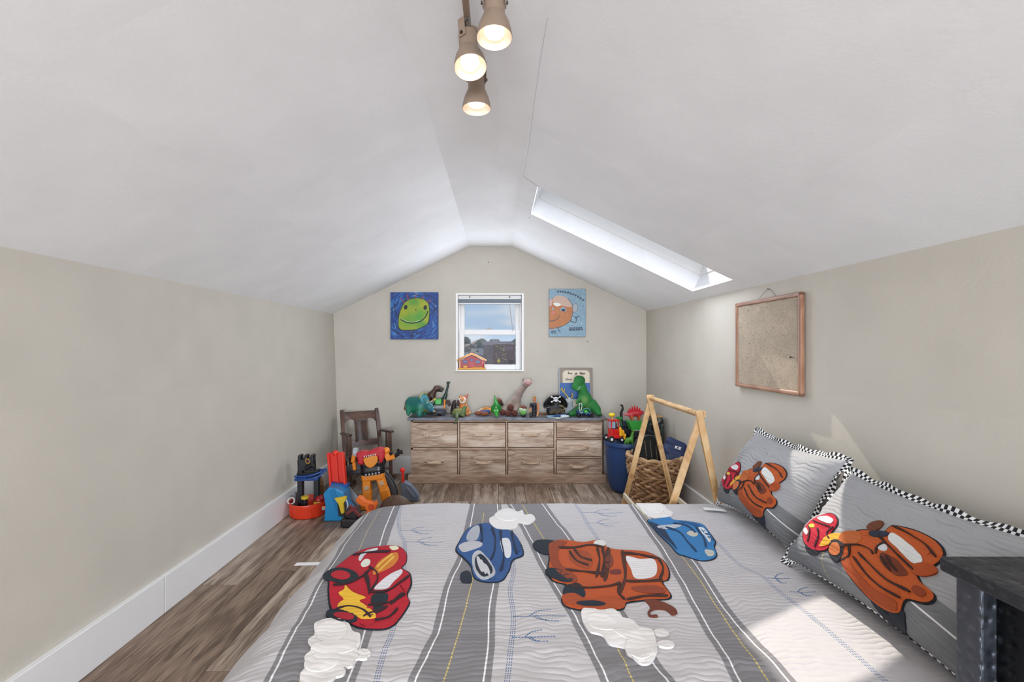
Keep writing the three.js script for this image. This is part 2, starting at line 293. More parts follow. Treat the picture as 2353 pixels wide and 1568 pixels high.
{ // outdoors: valley and far hill, bare trees, houses, the neighbour's chimney
  const r = rng(77);
  const gnd = new THREE.PlaneGeometry(900, 700, 60, 60); gnd.rotateX(-Math.PI / 2); gnd.translate(0, 0, -380);
  const p = gnd.attributes.position, col = new Float32Array(p.count * 3), c = new THREE.Color();
  const hill = (x, z) => -25 + 30 * sstep(-100, -520, z) * (0.90 + 0.2 * (fbm(x / 60, z / 120, 4) - 0.5)) + fbm(x / 18, z / 18, 9, 3) * 3 * sstep(-60, -200, z);
  for (let i = 0; i < p.count; i++) { p.setY(i, hill(p.getX(i), p.getZ(i))); c.set('#6b6966').multiplyScalar(0.7 + 0.6 * fbm(p.getX(i) / 14, p.getZ(i) / 14, 2)); col.set([c.r, c.g, c.b], i * 3); }
  gnd.setAttribute('color', new THREE.BufferAttribute(col, 3)); gnd.computeVertexNormals();
  struct('ground', gnd, vmat(1), 'wooded valley and long hill outside the window');
  const crowns = [0, 1, 2].map(s => { const g = new THREE.IcosahedronGeometry(1, 2), q = g.attributes.position; for (let i = 0; i < q.count; i++) { const k = 0.72 + 0.5 * noise(q.getX(i) * 2.3 + 9, q.getY(i) * 2.3 + q.getZ(i) * 1.7 + 9, 60 + s); q.setXYZ(i, q.getX(i) * k, q.getY(i) * k * 1.15, q.getZ(i) * k); } g.computeVertexNormals(); return g; });
  const tints = ['#75675c', '#6a6660', '#7d7568', '#5f6660'];
  const taken = [], free = (x, z, m) => taken.every(q => Math.hypot(q[0] - x, q[1] - z) > m + q[2]) && taken.push([x, z, m]);
  for (let i = 0, n = 0; n < 36 && i < 2000; i++) {
    const z = -70 - r() * 330, x = (-0.04 + (r() * 2 - 1) * 0.085) * -z, y = hill(x, z), s = 2.6 + r() * 1.9;
    if (!free(x, z, s * 1.3)) continue; n++;
    const t = thing('bare_tree', 'bare brownish tree in the valley outside the window', 'tree', [x, y, z], r() * 6, 'trees in the valley');
    part('trunk', cyl(0.2, 0.3, s * 1.4, [0, s * 0.6, 0], [0, 0, 0], 6), mat(0x5a4c40, 1), t);
    const m = part('crown', crowns[i % 3], mat(tints[i % 4], 1), t); m.scale.setScalar(s); m.position.y = s * 1.7;
  }
  for (let i = 0, n = 0; n < 10 && i < 2000; i++) {
    const z = -170 - r() * 260, x = (-0.03 + (r() * 2 - 1) * 0.07) * -z, y = hill(x, z);
    if (!free(x, z, 7.5)) continue; n++;
    const t = thing('house', 'small pale house on the hillside outside the window', 'house', [x, y, z], r() * 3, 'houses on the hillside');
    part('wall', block(9, 6, 7, [0, 3, 0]), mat(['#cfd3d6', '#b9bec4', '#d8d3c8'][i % 3], 0.9), t);
    part('roof', extr(shape([[-5.2, 5.6], [5.2, 5.6], [0, 9]]), 8, 0, [0, 0, -4]), mat(['#6d7078', '#7a6a62'][i % 2], 0.9), t);
  }
  const ch = thing('chimney_stack', 'brown neighbouring chimney seen through the lower window pane', 'chimney', at(1133, 880, 7.6));
  part('shaft', metric(bx(-0.16, 0.30, -6, 0.66, -0.4, 0.0), 1), new THREE.MeshStandardMaterial({ map: tex(256, 256, (x, y) => { const v = 0.7 + 0.6 * fbm(x / 6, y / 5, 12, 3); return [0.40 * v, 0.34 * v, 0.35 * v]; }), roughness: 0.95 }), ch);
  part('cap', bx(-0.19, 0.33, 0.62, 0.68, -0.43, 0.03), mat(0x8b8286, 0.9), ch);
}
// ---------------------------------------------------------------- track light with spot heads
{
  const bronze = mat(0x8d7967, 0.45), dark = mat(0x2e2722, 0.5), liner = mat(0xf0dfcf, 0.5), glow = new THREE.MeshStandardMaterial({ color: 0xffffff, emissive: 0xfff0dc, emissiveIntensity: 1.3, roughness: 0.4 });
  const bar = thing('track_light', 'bronze track bar with bell shaped spotlights on the ridge ceiling', 'ceiling light', [-0.09, RY, -1.0]);
  part('bar', box(0.018, 0.018, 1.9, [0, -0.03, 0.45], [0, 0, 0], 0.004), bronze, bar);
  for (const z of [-0.40, 0.45, 1.3]) part('ceiling_mount', merge([cyl(0.03, 0.03, 0.012, [0, -0.006, z]), cyl(0.008, 0.008, 0.022, [0, -0.016, z])]), bronze, bar);
  const head = (px, py, d, rx, rz, turn, off) => {
    const p = off ?? at(px, py, d), h = new THREE.Group(); h.name = 'spot_head'; bar.add(h); h.position.copy(p).sub(bar.position); h.rotation.set(rx, turn, rz);
    part('shade', lathe([[0.0445, 0], [0.0452, 0.002], [0.0435, 0.016], [0.0385, 0.036], [0.0325, 0.050], [0.0285, 0.060], [0.0275, 0.0615], [0.0265, 0.064], [0.0262, 0.115], [0.024, 0.119], [0.001, 0.120]], 40), bronze, h);
    part('shade_liner', lathe([[0.0443, 0.0005], [0.0420, 0.016], [0.0368, 0.036], [0.030, 0.050], [0.001, 0.052]].reverse(), 40), liner, h, 'cream inside of the shade');
    part('bulb', lathe([[0.001, 0.008], [0.018, 0.009], [0.025, 0.013], [0.0265, 0.02], [0.022, 0.045], [0.001, 0.047]], 28), glow, h, 'glowing white bulb');
    const br = part('bracket', merge([box(0.022, 0.062, 0.003, [0, 0.118, 0.029], [0, 0, 0], 0.0014), box(0.022, 0.062, 0.003, [0, 0.118, -0.029], [0, 0, 0], 0.0014), box(0.022, 0.003, 0.061, [0, 0.148, 0])]), bronze, h);
    part('screw', merge([cyl(0.0045, 0.0045, 0.004, [0, 0.096, 0.0325], [Math.PI / 2, 0, 0], 12), cyl(0.0045, 0.0045, 0.004, [0, 0.096, -0.0325], [Math.PI / 2, 0, 0], 12)]), dark, br);
    part('cable', tube([[0.004, 0.118, 0.004], [0.016, 0.135, 0.012], [0.018, 0.146, 0.020], [0.006, 0.140, 0.022], [0.0, 0.15, 0.0]], 0.0024, 20, 6), mat(0x55504c, 0.5), h);
    part('stem', rod([0, 0.148, 0], [0, 0.172, 0], 0.005), bronze, h);
    const s = new THREE.SpotLight(0xffe9d2, 0.25, 0, 1.12, 1, 2); s.name = 'spot_lamp'; s.position.set(0, -0.004, 0); s.target.position.set(0, -1, 0); s.castShadow = true; s.shadow.radius = 1.3; h.add(s, s.target);
  };
  head(1136, 88, 1.163, -0.10, 0.02, 1.57, undefined);
  head(1081, 156, 1.27, -0.22, 0.10, -0.55, undefined);
  head(1095, 251, 1.47, 0.0, 0.0, 1.75, undefined);
  head(0, 0, 0, 0.1, -0.06, 0.4, new THREE.Vector3(-0.05, 1.985, -0.45));  // out of view, two more heads on the bar, lighting the near end
  head(0, 0, 0, -0.1, 0.1, 0.9, new THREE.Vector3(-0.12, 1.985, 0.2));
}
// ---------------------------------------------------------------- cork board
{
  const X = 1.394, z0 = -2.721, z1 = -2.138, y0 = 0.972, y1 = 1.460, w = 0.022;
  const t = thing('cork_board', 'framed cork pin board hanging on the wall above the pillows', 'pin board', [X, y0, (z0 + z1) / 2], 0.0092);
  const wood = new THREE.MeshStandardMaterial({ map: woodTex(256, 64, '#6f4a35', '#946850', '#ab8064', 91, { knots: 0 }), roughness: 0.38 });
  const h = y1 - y0, L = (z1 - z0) / 2, T = 0.024;
  const bar = (a, b) => { const s = shape([[0, 0], [1, 0], [1, 1], [0, 1]]); return s; };
  part('frame_rail', metric(box(T, w, 2 * L, [T / 2 - 0.001, h - w / 2, 0], [0, 0, 0], 0.007), 2, 0), wood, t); part('frame_rail', metric(box(T, w, 2 * L, [T / 2 - 0.001, w / 2, 0], [0, 0, 0], 0.007), 2, 0), wood, t);
  part('frame_stile', metric(box(T, h, w, [T / 2 - 0.001, h / 2, L - w / 2], [0, 0, 0], 0.007), 2, 1), wood, t); part('frame_stile', metric(box(T, h, w, [T / 2 - 0.001, h / 2, -L + w / 2], [0, 0, 0], 0.007), 2, 1), wood, t);
  const r = rng(12), cork = tex(512, 512, (x, y) => { let v = 0.86 + (fbm(x / 3, y / 3, 51, 3) - 0.5) * 0.32 + (fbm(x / 60, y / 60, 52, 2) - 0.5) * 0.1; if (hash2(x >> 1, y >> 1, 53) > 0.988) v *= 0.62; return [0.79 * v, 0.72 * v, 0.625 * v]; });
  part('cork_panel', metric(block(0.012, h - 0.02, 2 * L - 0.02, [0.013, h / 2, 0]), 2.2), new THREE.MeshStandardMaterial({ map: cork, roughness: 0.75, bumpMap: cork, bumpScale: 0.0012 }), t);
  const holes = []; for (let i = 0; i < 46; i++) { const a = r(), b = r(); holes.push(ball(0.0014 + r() * 0.0016, [0.0066, 0.03 + a * (h - 0.06), (b * 2 - 1) * (L - 0.03)], [0.4, 1, 1], [0, 0, 0], 6)); }
  part('pin_hole', merge(holes), mat(0x4a3c2c, 0.9), t).userData.kind = 'stuff';
  part('pin', merge([rod([0.008, 0.178, 0.243], [-0.01, 0.182, 0.235], 0.0015), ball(0.005, [-0.011, 0.182, 0.235])]), mat(0x3d3a20, 0.5), t);
  const n = at(1767, 667, 1.416 * F / 620); const nz = n.z - t.position.z;
  part('hanging_wire', tube([[0.018, h - 0.004, nz - 0.1], [0.021, h + 0.045, nz], [0.018, h - 0.004, nz + 0.075]].map(V), 0.0011, 12, 5), mat(0x6b655c, 0.5), t);
  part('nail', rod([0.028, h + 0.046, nz], [0.012, h + 0.048, nz], 0.0025), mat(0x6b655c, 0.4), t);
}
// ---------------------------------------------------------------- paintings
function canvas(name, label, x0, x1, y0, y1, z, draw, edge, w = 640) {
  const W = x1 - x0, H = y1 - y0, t = thing(name, label, 'painting', [(x0 + x1) / 2, y0, z]);
  part('stretcher', box(W, H, 0.018, [0, H / 2, 0.009], [0, 0, 0], 0.002), mat(edge, 0.7), t);
  part('paint', xf(new THREE.PlaneGeometry(W - 0.003, H - 0.003), [0, H / 2, 0.0184]), new THREE.MeshStandardMaterial({ map: canvasTex(w, Math.round(w * H / W), draw), roughness: 0.5 }), t);
  return t;
}
function strokes(g, n, cols, r, w, h, len, wid, swirl) {
  for (let i = 0; i < n; i++) {
    const x = r() * w, y = r() * h, a = swirl ? Math.atan2(y - h / 2, x - w / 2) + 1.57 + (r() - 0.5) * 0.7 : r() * 6.3, l = len * (0.4 + r());
    g.strokeStyle = cols[Math.floor(r() * cols.length)]; g.globalAlpha = 0.35 + r() * 0.55; g.lineWidth = wid * (0.4 + r()); g.lineCap = 'round';
    g.beginPath(); g.moveTo(x, y); g.quadraticCurveTo(x + Math.cos(a) * l * 0.5 + (r() - 0.5) * l * 0.3, y + Math.sin(a) * l * 0.5 + (r() - 0.5) * l * 0.3, x + Math.cos(a) * l, y + Math.sin(a) * l); g.stroke();
  }
  g.globalAlpha = 1;
}
const path = (g, pts, s = 1) => { g.beginPath(); pts.forEach((p, i) => i ? g.lineTo(p[0] * s, p[1] * s) : g.moveTo(p[0] * s, p[1] * s)); };
const spline = (g, pts, s = 1, closed = false) => { const c = new THREE.CatmullRomCurve3(pts.map(p => new THREE.Vector3(p[0] * s, p[1] * s, 0)), closed, 'centripetal'); path(g, c.getPoints(pts.length * 10).map(p => [p.x, p.y])); };
canvas('canvas_painting', 'blue canvas painting of a smiling green creature with red hairs', -1.033, -0.5785, 1.278, 1.725, -4.398, (g, w, h) => {
  const r = rng(3), s = w / 122;                                      // drawn in tenths of the zoomed view
  g.fillStyle = '#123f86'; g.fillRect(0, 0, w, h);
  strokes(g, 260, ['#0c2f6e', '#0e3a86', '#1b56a5', '#0a2658', '#2a78b8'], r, w, h, 120, 22, true);
  strokes(g, 70, ['#5aa3cf', '#3d86c4', '#8cc4e2'], r, w, h, 60, 6, true); strokes(g, 26, ['#d6ecf4', '#a9d4ea'], r, w, h, 40, 5, true);
  const face = [[21, 90], [21, 62], [26, 44], [36, 26], [50, 17], [68, 14], [84, 17], [96, 26], [100, 42], [99, 66], [95, 80], [84, 88], [66, 95], [44, 97], [28, 96]];
  spline(g, face, s, true); g.fillStyle = '#8ba31f'; g.fill(); g.save(); g.clip();
  for (const [x, y, a, c] of [[60, 25, 20, '#4f9432'], [72, 62, 30, '#4a9a35'], [45, 72, 22, '#5f9d2c'], [85, 85, 22, '#4a9133'], [32, 50, 16, '#a2a81f'], [86, 33, 18, '#a5a722'], [60, 44, 18, '#96a324'], [92, 70, 14, '#a9ad25']]) { const G = g.createRadialGradient(x * s, y * s, 0, x * s, y * s, a * s); G.addColorStop(0, c); G.addColorStop(1, c + '00'); g.fillStyle = G; g.fillRect(0, 0, w, h); }
  g.restore(); spline(g, face, s, true); g.strokeStyle = '#10281f'; g.lineWidth = 1.8 * s; g.stroke();
  g.fillStyle = '#0b1a22'; for (const [x, y] of [[39, 38], [89, 39]]) { g.beginPath(); g.ellipse(x * s, y * s, 4.5 * s, 6 * s, 0.2, 0, 7); g.fill(); }
  g.beginPath(); g.ellipse(65, 45, 1, 1, 0, 0, 7); g.beginPath(); g.ellipse(65 * s, 45 * s, 1.8 * s, 1.4 * s, 0, 0, 7); g.fill();
  spline(g, [[27, 70], [42, 77], [62, 78], [78, 73], [90, 62], [96, 48]], s); g.strokeStyle = '#0e1c1a'; g.lineWidth = 2.6 * s; g.stroke();
  spline(g, [[28, 67.5], [42, 74.5], [62, 75.5], [77, 70.5]], s); g.strokeStyle = '#c7dfc0'; g.lineWidth = 0.9 * s; g.stroke();
  g.strokeStyle = '#8e3b3a'; g.lineWidth = 2.4 * s; for (const [a, b, c, d] of [[35, 27, 25, 14], [46, 20, 43, 5], [63, 17, 66, 5], [78, 18, 85, 9], [93, 25, 104, 19]]) { g.beginPath(); g.moveTo(a * s, b * s); g.lineTo(c * s, d * s); g.stroke(); }
  g.strokeStyle = '#0a1830'; g.lineWidth = 1.8 * s; for (const [a, b, c, d] of [[0, 44, 9, 38], [9, 38, 18, 60], [9, 38, 18, 25], [122, 38, 114, 45], [114, 45, 102, 58], [114, 45, 108, 37], [58, 99, 54, 116]]) { g.beginPath(); g.moveTo(a * s, b * s); g.lineTo(c * s, d * s); g.stroke(); }
}, 0x1a3760);
canvas('canvas_painting', 'pale blue canvas painting of half an orange face with writing', 0.475, 0.822, 1.303, 1.757, -4.398, (g, w, h) => {
  const r = rng(9), s = w / 94;
  g.fillStyle = '#86a5b6'; g.fillRect(0, 0, w, h);
  strokes(g, 420, ['#6f93ab', '#98b4c0', '#84a4b6', '#b2c6cd', '#5f84a0', '#6f97a6'], r, w, h, 26, 9); strokes(g, 260, ['#4b6c8c', '#c3d3d8', '#3f6079', '#5d7482'], r, w, h, 18, 5);
  const face = [[0, 102], [0, 30], [8, 24], [20, 17], [34, 18], [48, 25], [58, 38], [61, 52], [59, 70], [54, 82], [42, 92], [26, 99]];
  spline(g, face, s, true); g.fillStyle = '#b9733f'; g.fill(); g.save(); g.clip(); strokes(g, 140, ['#c47c42', '#a8622f', '#c98a52', '#b0703a', '#b8906a'], r, w * 0.7, h, 40, 10);
  g.fillStyle = '#c9aa98'; spline(g, [[10, 24], [28, 14], [46, 22], [60, 42], [58, 46], [36, 44], [12, 36]], s, true); g.fill(); g.fillStyle = '#caa9a0'; spline(g, [[0, 20], [6, 20], [8, 36], [4, 44], [0, 44]], s, true); g.fill();
  g.fillStyle = '#c97b68'; spline(g, [[4, 63], [10, 56], [16, 62], [10, 66]], s, true); g.fill(); g.restore();
  g.strokeStyle = '#3d5561'; g.lineWidth = 1.6 * s; spline(g, face.slice(5).concat([[0, 102]]), s); g.stroke();
  spline(g, [[0, 83], [12, 82], [20, 77], [26, 70]], s); g.strokeStyle = '#39444c'; g.lineWidth = 1.8 * s; g.stroke();
  g.fillStyle = '#7fb2cf'; spline(g, [[29, 56], [34, 47], [43, 52], [44, 57]], s, true); g.fill(); g.fillStyle = '#18283c'; spline(g, [[31, 55], [35, 51], [42, 54], [38, 58]], s, true); g.fill();
  g.fillStyle = '#e7e9df'; spline(g, [[10, 37], [24, 36], [30, 41], [20, 45], [12, 41]], s, true); g.fill(); g.fillStyle = '#8fa6b4'; g.beginPath(); g.arc(9 * s, 51 * s, 3 * s, 0, 7); g.fill();
  g.fillStyle = '#a8adb3'; spline(g, [[62, 40], [70, 38], [74, 46], [70, 58], [63, 60]], s, true); g.fill(); g.strokeStyle = '#5d6a74'; g.lineWidth = s; g.stroke();
  g.strokeStyle = '#2c3f55'; g.lineWidth = 2 * s; for (const q of [[[22, 98], [24, 106], [28, 112]], [[54, 82], [68, 86], [69, 74], [63, 72]], [[69, 74], [78, 70]]]) { spline(g, q, s); g.stroke(); }
  g.lineWidth = 1.5 * s; g.strokeStyle = '#2f3e52'; for (let i = 0; i < 11; i++) { const a = 20 + i * 6.5, y = 5 + Math.pow(i / 10, 2.2) * 22; spline(g, [[a, y], [a + 2, y + 4], [a + 3, y - 1], [a + 5, y + 3]], s); g.stroke(); }
  g.font = `bold ${11 * s}px serif`; g.fillStyle = '#27374a'; g.save(); g.translate(52 * s, 108 * s); g.rotate(-0.06); for (let i = 0; i < 6; i++) { spline(g, [[i * 6, 0], [i * 6 + 1, -8], [i * 6 + 4, -6 + (i % 2) * 4], [i * 6 + 2, -2], [i * 6 + 5, 0]], s); g.lineWidth = 1.8 * s; g.stroke(); } g.restore();
  for (let i = 0; i < 3; i++) { spline(g, [[5 + i * 4, 114], [7 + i * 4, 108], [9 + i * 4, 113], [8 + i * 4, 116]], s); g.stroke(); }
}, 0x54646b);
{ // little dark painting standing on the lower window rail
  const t = canvas('canvas_painting', 'small dark purple painting with green leaves standing in the window', -0.055, 0.153, 1.0395, 1.232, -4.4515, (g, w, h) => {
    const r = rng(15); g.fillStyle = '#453a3e'; g.fillRect(0, 0, w, h); strokes(g, 240, ['#4d4247', '#3a3034', '#5a4c54', '#51463f'], r, w, h, 40, 10);
    strokes(g, 26, ['#7d8a4a', '#8c9a60', '#6f7f55', '#a59a3f'], r, w * 0.6, h, 60, 9); strokes(g, 12, ['#8fa39a', '#a7b8ae'], r, w * 0.6, h, 40, 6);
    g.fillStyle = '#a49a35'; g.beginPath(); g.ellipse(w * 0.24, h * 0.84, w * 0.07, h * 0.09, 0, 0, 7); g.fill(); g.fillStyle = '#221d22'; spline(g, [[0.7, 0.78], [0.84, 0.72], [0.94, 0.82], [0.8, 0.97]], w, true); g.fill();
    g.strokeStyle = '#6b5f78'; g.lineWidth = 5; for (let i = 0; i < 4; i++) { spline(g, [[0.5 + i * 0.11, 0.1], [0.53 + i * 0.1, 0.25], [0.58 + i * 0.1, 0.12], [0.6 + i * 0.1, 0.28]], w); g.stroke(); }
  }, 0x6a5f60, 400);
  t.scale.z = 0.55;
}
// ---------------------------------------------------------------- dresser
const TOPY = 0.58;
{
  const t = thing('dresser', 'low weathered wood dresser with ten drawers and grey top', 'dresser', [0.0715, 0, -4.07]);
  const fronts = [0, 1, 2, 3, 4].map(i => new THREE.MeshStandardMaterial({ map: woodTex(512, 320, ['#9a7f6a', '#937863', '#9f846c', '#8e735f', '#98806d'][i], ['#bfa893', '#baa18b', '#c5ae98', '#b69f8a', '#c0aa95'][i], ['#dccdbb', '#d5c4b1', '#e0d0be', '#d1c0ad', '#dacab8'][i], 100 + i * 13, { knots: 1, wash: 0.55, streak: 40 }), roughness: 0.7 }));
  for (const m of fronts) { m.bumpMap = m.map; m.bumpScale = 0.0012; }
  const frame = new THREE.MeshStandardMaterial({ map: woodTex(512, 128, '#967a64', '#b69a83', '#ccb29c', 190, { knots: 0, wash: 0.6 }), roughness: 0.7 });
  const pullm = new THREE.MeshStandardMaterial({ map: woodTex(256, 128, '#a88b70', '#c9b097', '#e0cdb8', 197, { knots: 0, wash: 0.6 }), roughness: 0.65 });
  const topm = new THREE.MeshStandardMaterial({ map: tex(512, 256, (x, y) => { const a = fbm(x / 26, y / 14, 201, 4), b = fbm(x / 90, y / 40, 205, 3); const v = 0.82 + (a - 0.5) * 0.7, q = sstep(0.60, 0.72, b); return [lerp(0.50 * v, 0.52 * v, q), lerp(0.52 * v, 0.45 * v, q), lerp(0.56 * v, 0.40 * v, q)]; }), roughness: 0.38 });
  const k = 4.085 / F, X = px => (px - VX) * k - t.position.x, Y = py => EYE - (py - VY) * k, zf = -0.015;
  const W = 0.855, back = -0.30;                                      // local: front at z = 0
  part('top', metric(bx(-0.882, 0.882, TOPY - 0.024, TOPY, back - 0.004, 0.012, 0.004), 1), topm, t, 'grey painted top');
  part('plinth', metric(bx(-0.875, 0.875, 0, 0.075, back, 0.008, 0.005), 1.3), frame, t);
  part('side_panel', metric(bx(-W, -W + 0.02, 0.075, TOPY - 0.024, back, zf), 1.3, 1), frame, t); part('side_panel', metric(bx(W - 0.02, W, 0.075, TOPY - 0.024, back, zf), 1.3, 1), frame, t);
  part('back_panel', bx(-W + 0.02, W - 0.02, 0.075, TOPY - 0.024, back, back + 0.01), mat(0x5a4636, 0.9), t);
  const cols = [[945, 1050.5], [1057, 1161], [1167.5, 1272], [1279, 1382.5]], big = [[972, 1028], [1035.5, 1091.3]], small = [[971, 1006], [1012, 1049], [1055, 1091]], g2 = 0.0048;
  const y1 = TOPY - 0.024, y0 = 0.075, fy = (a, b, c, d) => bx(a, b, c, d, zf - 0.02, zf, 0.002);
  part('top_rail', metric(fy(-W, W, Y(971.5) + g2, y1), 1.3), frame, t);
  const edges = [-W, ...[0, 1, 2].map(i => [X(cols[i][1]) + g2, X(cols[i + 1][0]) - g2]).flat(), W];
  const stiles = [[-W, X(cols[0][0]) - g2], [edges[1], edges[2]], [edges[3], edges[4]], [edges[5], edges[6]], [X(cols[3][1]) + g2, W]];
  stiles.forEach(([a, b]) => part('stile', metric(fy(a, b, y0, Y(971.5) + g2), 1.3, 1), frame, t));
  for (let c = 0; c < 4; c++) {
    const rows = c < 3 ? big : small, x0 = X(cols[c][0]), x1 = X(cols[c][1]);
    rows.forEach(([a, b], i) => {
      if (i) part('rail', metric(fy(x0 - g2, x1 + g2, Y(a) + g2, Y(rows[i - 1][1]) - g2), 1.3), frame, t);
      const cy = (Y(a) + Y(b)) / 2, cx = (x0 + x1) / 2, o = c * 0.37 + i * 0.71;
      const dr = part('drawer', metric(merge([bx(x0, x1, Y(b), Y(a), zf - 0.016, zf + 0.001, 0.003), block(x1 - x0 - 0.03, Y(a) - Y(b) - 0.02, 0.24, [cx, cy, zf - 0.136])]), 2.0, 0, o, o * 1.7), fronts[(c * 2 + i) % 5], t);
      const hw = 0.084, hy = cy + 0.003, hz = zf + 0.001;              // carved cup pull with two screws
      const strap = extr(shape([[-hw, -0.014], [-hw + 0.022, -0.014], [-0.04, -0.019], [0.04, -0.019], [hw - 0.022, -0.014], [hw, -0.014], [hw + 0.004, 0], [hw, 0.014], [hw - 0.02, 0.014], [-0.0 + 0.04, 0.006], [-0.04, 0.006], [-hw + 0.02, 0.014], [-hw, 0.014], [-hw - 0.004, 0]], 4), 0.009, 0.003, [cx, hy, hz]);
      const cup = xf(new THREE.SphereGeometry(1, 22, 12), [cx, hy - 0.006, hz + 0.008], [0, 0, 0], [0.062, 0.013, 0.026]);
      const pull = part('handle', metric(merge([strap, cup]), 4, 0, o, o), pullm, dr, 'pale carved cup pull');
      part('screw', merge([-1, 1].map(s => cyl(0.0048, 0.0048, 0.004, [cx + s * (hw - 0.010), hy, hz + 0.0115], [Math.PI / 2, 0, 0], 10))), mat(0x2c2521, 0.5), dr);
    });
  }
}
// ---------------------------------------------------------------- child's rocking chair
{
  const wood = new THREE.MeshStandardMaterial({ map: woodTex(512, 128, '#2c1b14', '#4c3226', '#6a4836', 230, { knots: 0, wash: 0.5 }), roughness: 0.32 });
  const t = thing('rocking_chair', "dark wood child's rocking chair with a splat back in the corner", 'rocking chair', [-1.15, 0, -4.03], 0.50); t.scale.setScalar(0.965); t.rotation.set(-0.12, 0.50, 0, 'YXZ'); t.position.y = 0.006;
  const P = (s, y) => [s, y, -0.13 - (y - 0.20) * 0.30];                // along the raked back
  const bend = (w, y0, y1, amp, th) => { const g = new THREE.BoxGeometry(w, y1 - y0, th, 14, 2, 1), q = g.attributes.position; for (let i = 0; i < q.count; i++) { const x = q.getX(i), y = q.getY(i) + (y0 + y1) / 2; q.setXYZ(i, x, y, q.getZ(i) + P(0, y)[2] - amp * (1 - (2 * x / w) ** 2)); } g.computeVertexNormals(); return g; };
  for (const s of [-0.165, 0.165]) part('back_post', metric(beam(P(s, 0.06), P(s, 0.675), 0.032, 0.030), 2, 1), wood, t);
  const crest = shape([[-0.15, 0.655], [-0.15, 0.545], [-0.13, 0.575], [-0.09, 0.588], [-0.06, 0.578], [-0.052, 0.56], [0.052, 0.56], [0.06, 0.578], [0.09, 0.588], [0.13, 0.575], [0.15, 0.545], [0.15, 0.655]]);
  { const g = extr(crest, 0.018, 0.003), q = g.attributes.position; for (let i = 0; i < q.count; i++) { const x = q.getX(i), y = q.getY(i); q.setZ(i, q.getZ(i) + P(0, y)[2] - 0.012 - 0.016 * (1 - (x / 0.15) ** 2)); } g.computeVertexNormals(); part('crest_rail', metric(g, 2), wood, t); }
  part('splat', metric(bend(0.115, 0.375, 0.565, 0.012, 0.012), 2, 1), wood, t);
  part('back_rail', metric(bend(0.30, 0.33, 0.385, 0.014, 0.018), 2), wood, t);
  part('seat', metric(box(0.37, 0.026, 0.36, [0, 0.268, 0.03], [-0.08, 0, 0], 0.01), 2), wood, t);
  part('seat_apron', metric(merge([box(0.34, 0.04, 0.016, [0, 0.245, 0.18]), box(0.016, 0.04, 0.30, [-0.165, 0.24, 0.02]), box(0.016, 0.04, 0.30, [0.165, 0.24, 0.02])]), 2), wood, t);
  for (const s of [-1, 1]) {
    part('arm', metric(box(0.045, 0.018, 0.36, [s * 0.182, 0.462, 0.015], [0, 0, 0], 0.006), 2), wood, t);
    part('front_leg', metric(beam([s * 0.175, 0.05, 0.155], [s * 0.175, 0.455, 0.155], 0.026, 0.026), 2, 1), wood, t);
    part('arm_spindle', metric(beam([s * 0.178, 0.265, 0.03], [s * 0.178, 0.455, 0.03], 0.018, 0.018), 2, 1), wood, t);
    const pts = []; for (let i = 0; i <= 16; i++) { const a = -0.36 + i / 16 * 0.66; pts.push([a, 0.001 + 0.72 * (1 - Math.cos(a / 0.72))]); }
    const rk = shape([...pts, ...pts.slice().reverse().map(p => [p[0], p[1] + 0.036])]);
    part('rocker', metric(xf(extr(rk, 0.02, 0.003), [s * 0.17 + 0.01, 0.001, 0], [0, -Math.PI / 2, 0]), 2), wood, t);
  }
  part('stretcher', metric(merge([rod([-0.17, 0.14, 0.155], [0.17, 0.14, 0.155], 0.01), rod([-0.17, 0.12, -0.10], [0.17, 0.12, -0.10], 0.01), rod([-0.17, 0.13, 0.155], [-0.17, 0.12, -0.1], 0.009), rod([0.17, 0.13, 0.155], [0.17, 0.12, -0.1], 0.009)]), 2), wood, t);
}
// ---------------------------------------------------------------- wooden A-frame rack
{
  const pine = new THREE.MeshStandardMaterial({ map: woodTex(512, 64, '#a97c48', '#cfa773', '#e0be8e', 260, { knots: 2, wash: 0.5 }), roughness: 0.45 });
  const t = thing('frame_rack', 'bare pine A-frame rack with a round top rail beside the basket', 'rack', [1.061, 0, -2.845]);
  const H = 0.854, zs = [-0.405, 0.405];
  zs.forEach((z, i) => {
    part('leg', metric(beam([i ? -0.262 : -0.205, 0, z], [0.014, H + 0.012, z], 0.034, 0.018), 2, 1), pine, t);
    part('leg', metric(beam([i ? 0.166 : 0.185, 0, z + 0.019], [-0.014, H + 0.012, z + 0.019], 0.034, 0.018), 2, 1, 0.4), pine, t);
    part('corner_block', box(0.046, 0.034, 0.03, [0, H - 0.004, z + 0.008]), pine, t);
  });
  part('top_rail', metric(rod([0, H - 0.008, zs[0] + 0.01], [0, H - 0.008, zs[1] + 0.01], 0.016, 0.016, 16), 2), pine, t);
  part('side_rail', metric(box(0.016, 0.034, 0.79, [-0.185, 0.165, 0.005]), 2), mat(0xd9cdb6, 0.5), t); part('side_rail', metric(box(0.016, 0.034, 0.79, [0.158, 0.165, 0.005]), 2), mat(0xd9cdb6, 0.5), t);
  part('peg', merge([rod([0.060, 0.515, zs[0] + 0.01], [0.060, 0.515, zs[0] + 0.05], 0.012, 0.012, 12), beam([0.062, 0.5, zs[0] + 0.04], [0.142, 0.14, zs[0] + 0.04], 0.026, 0.014)]), pine, t);
}
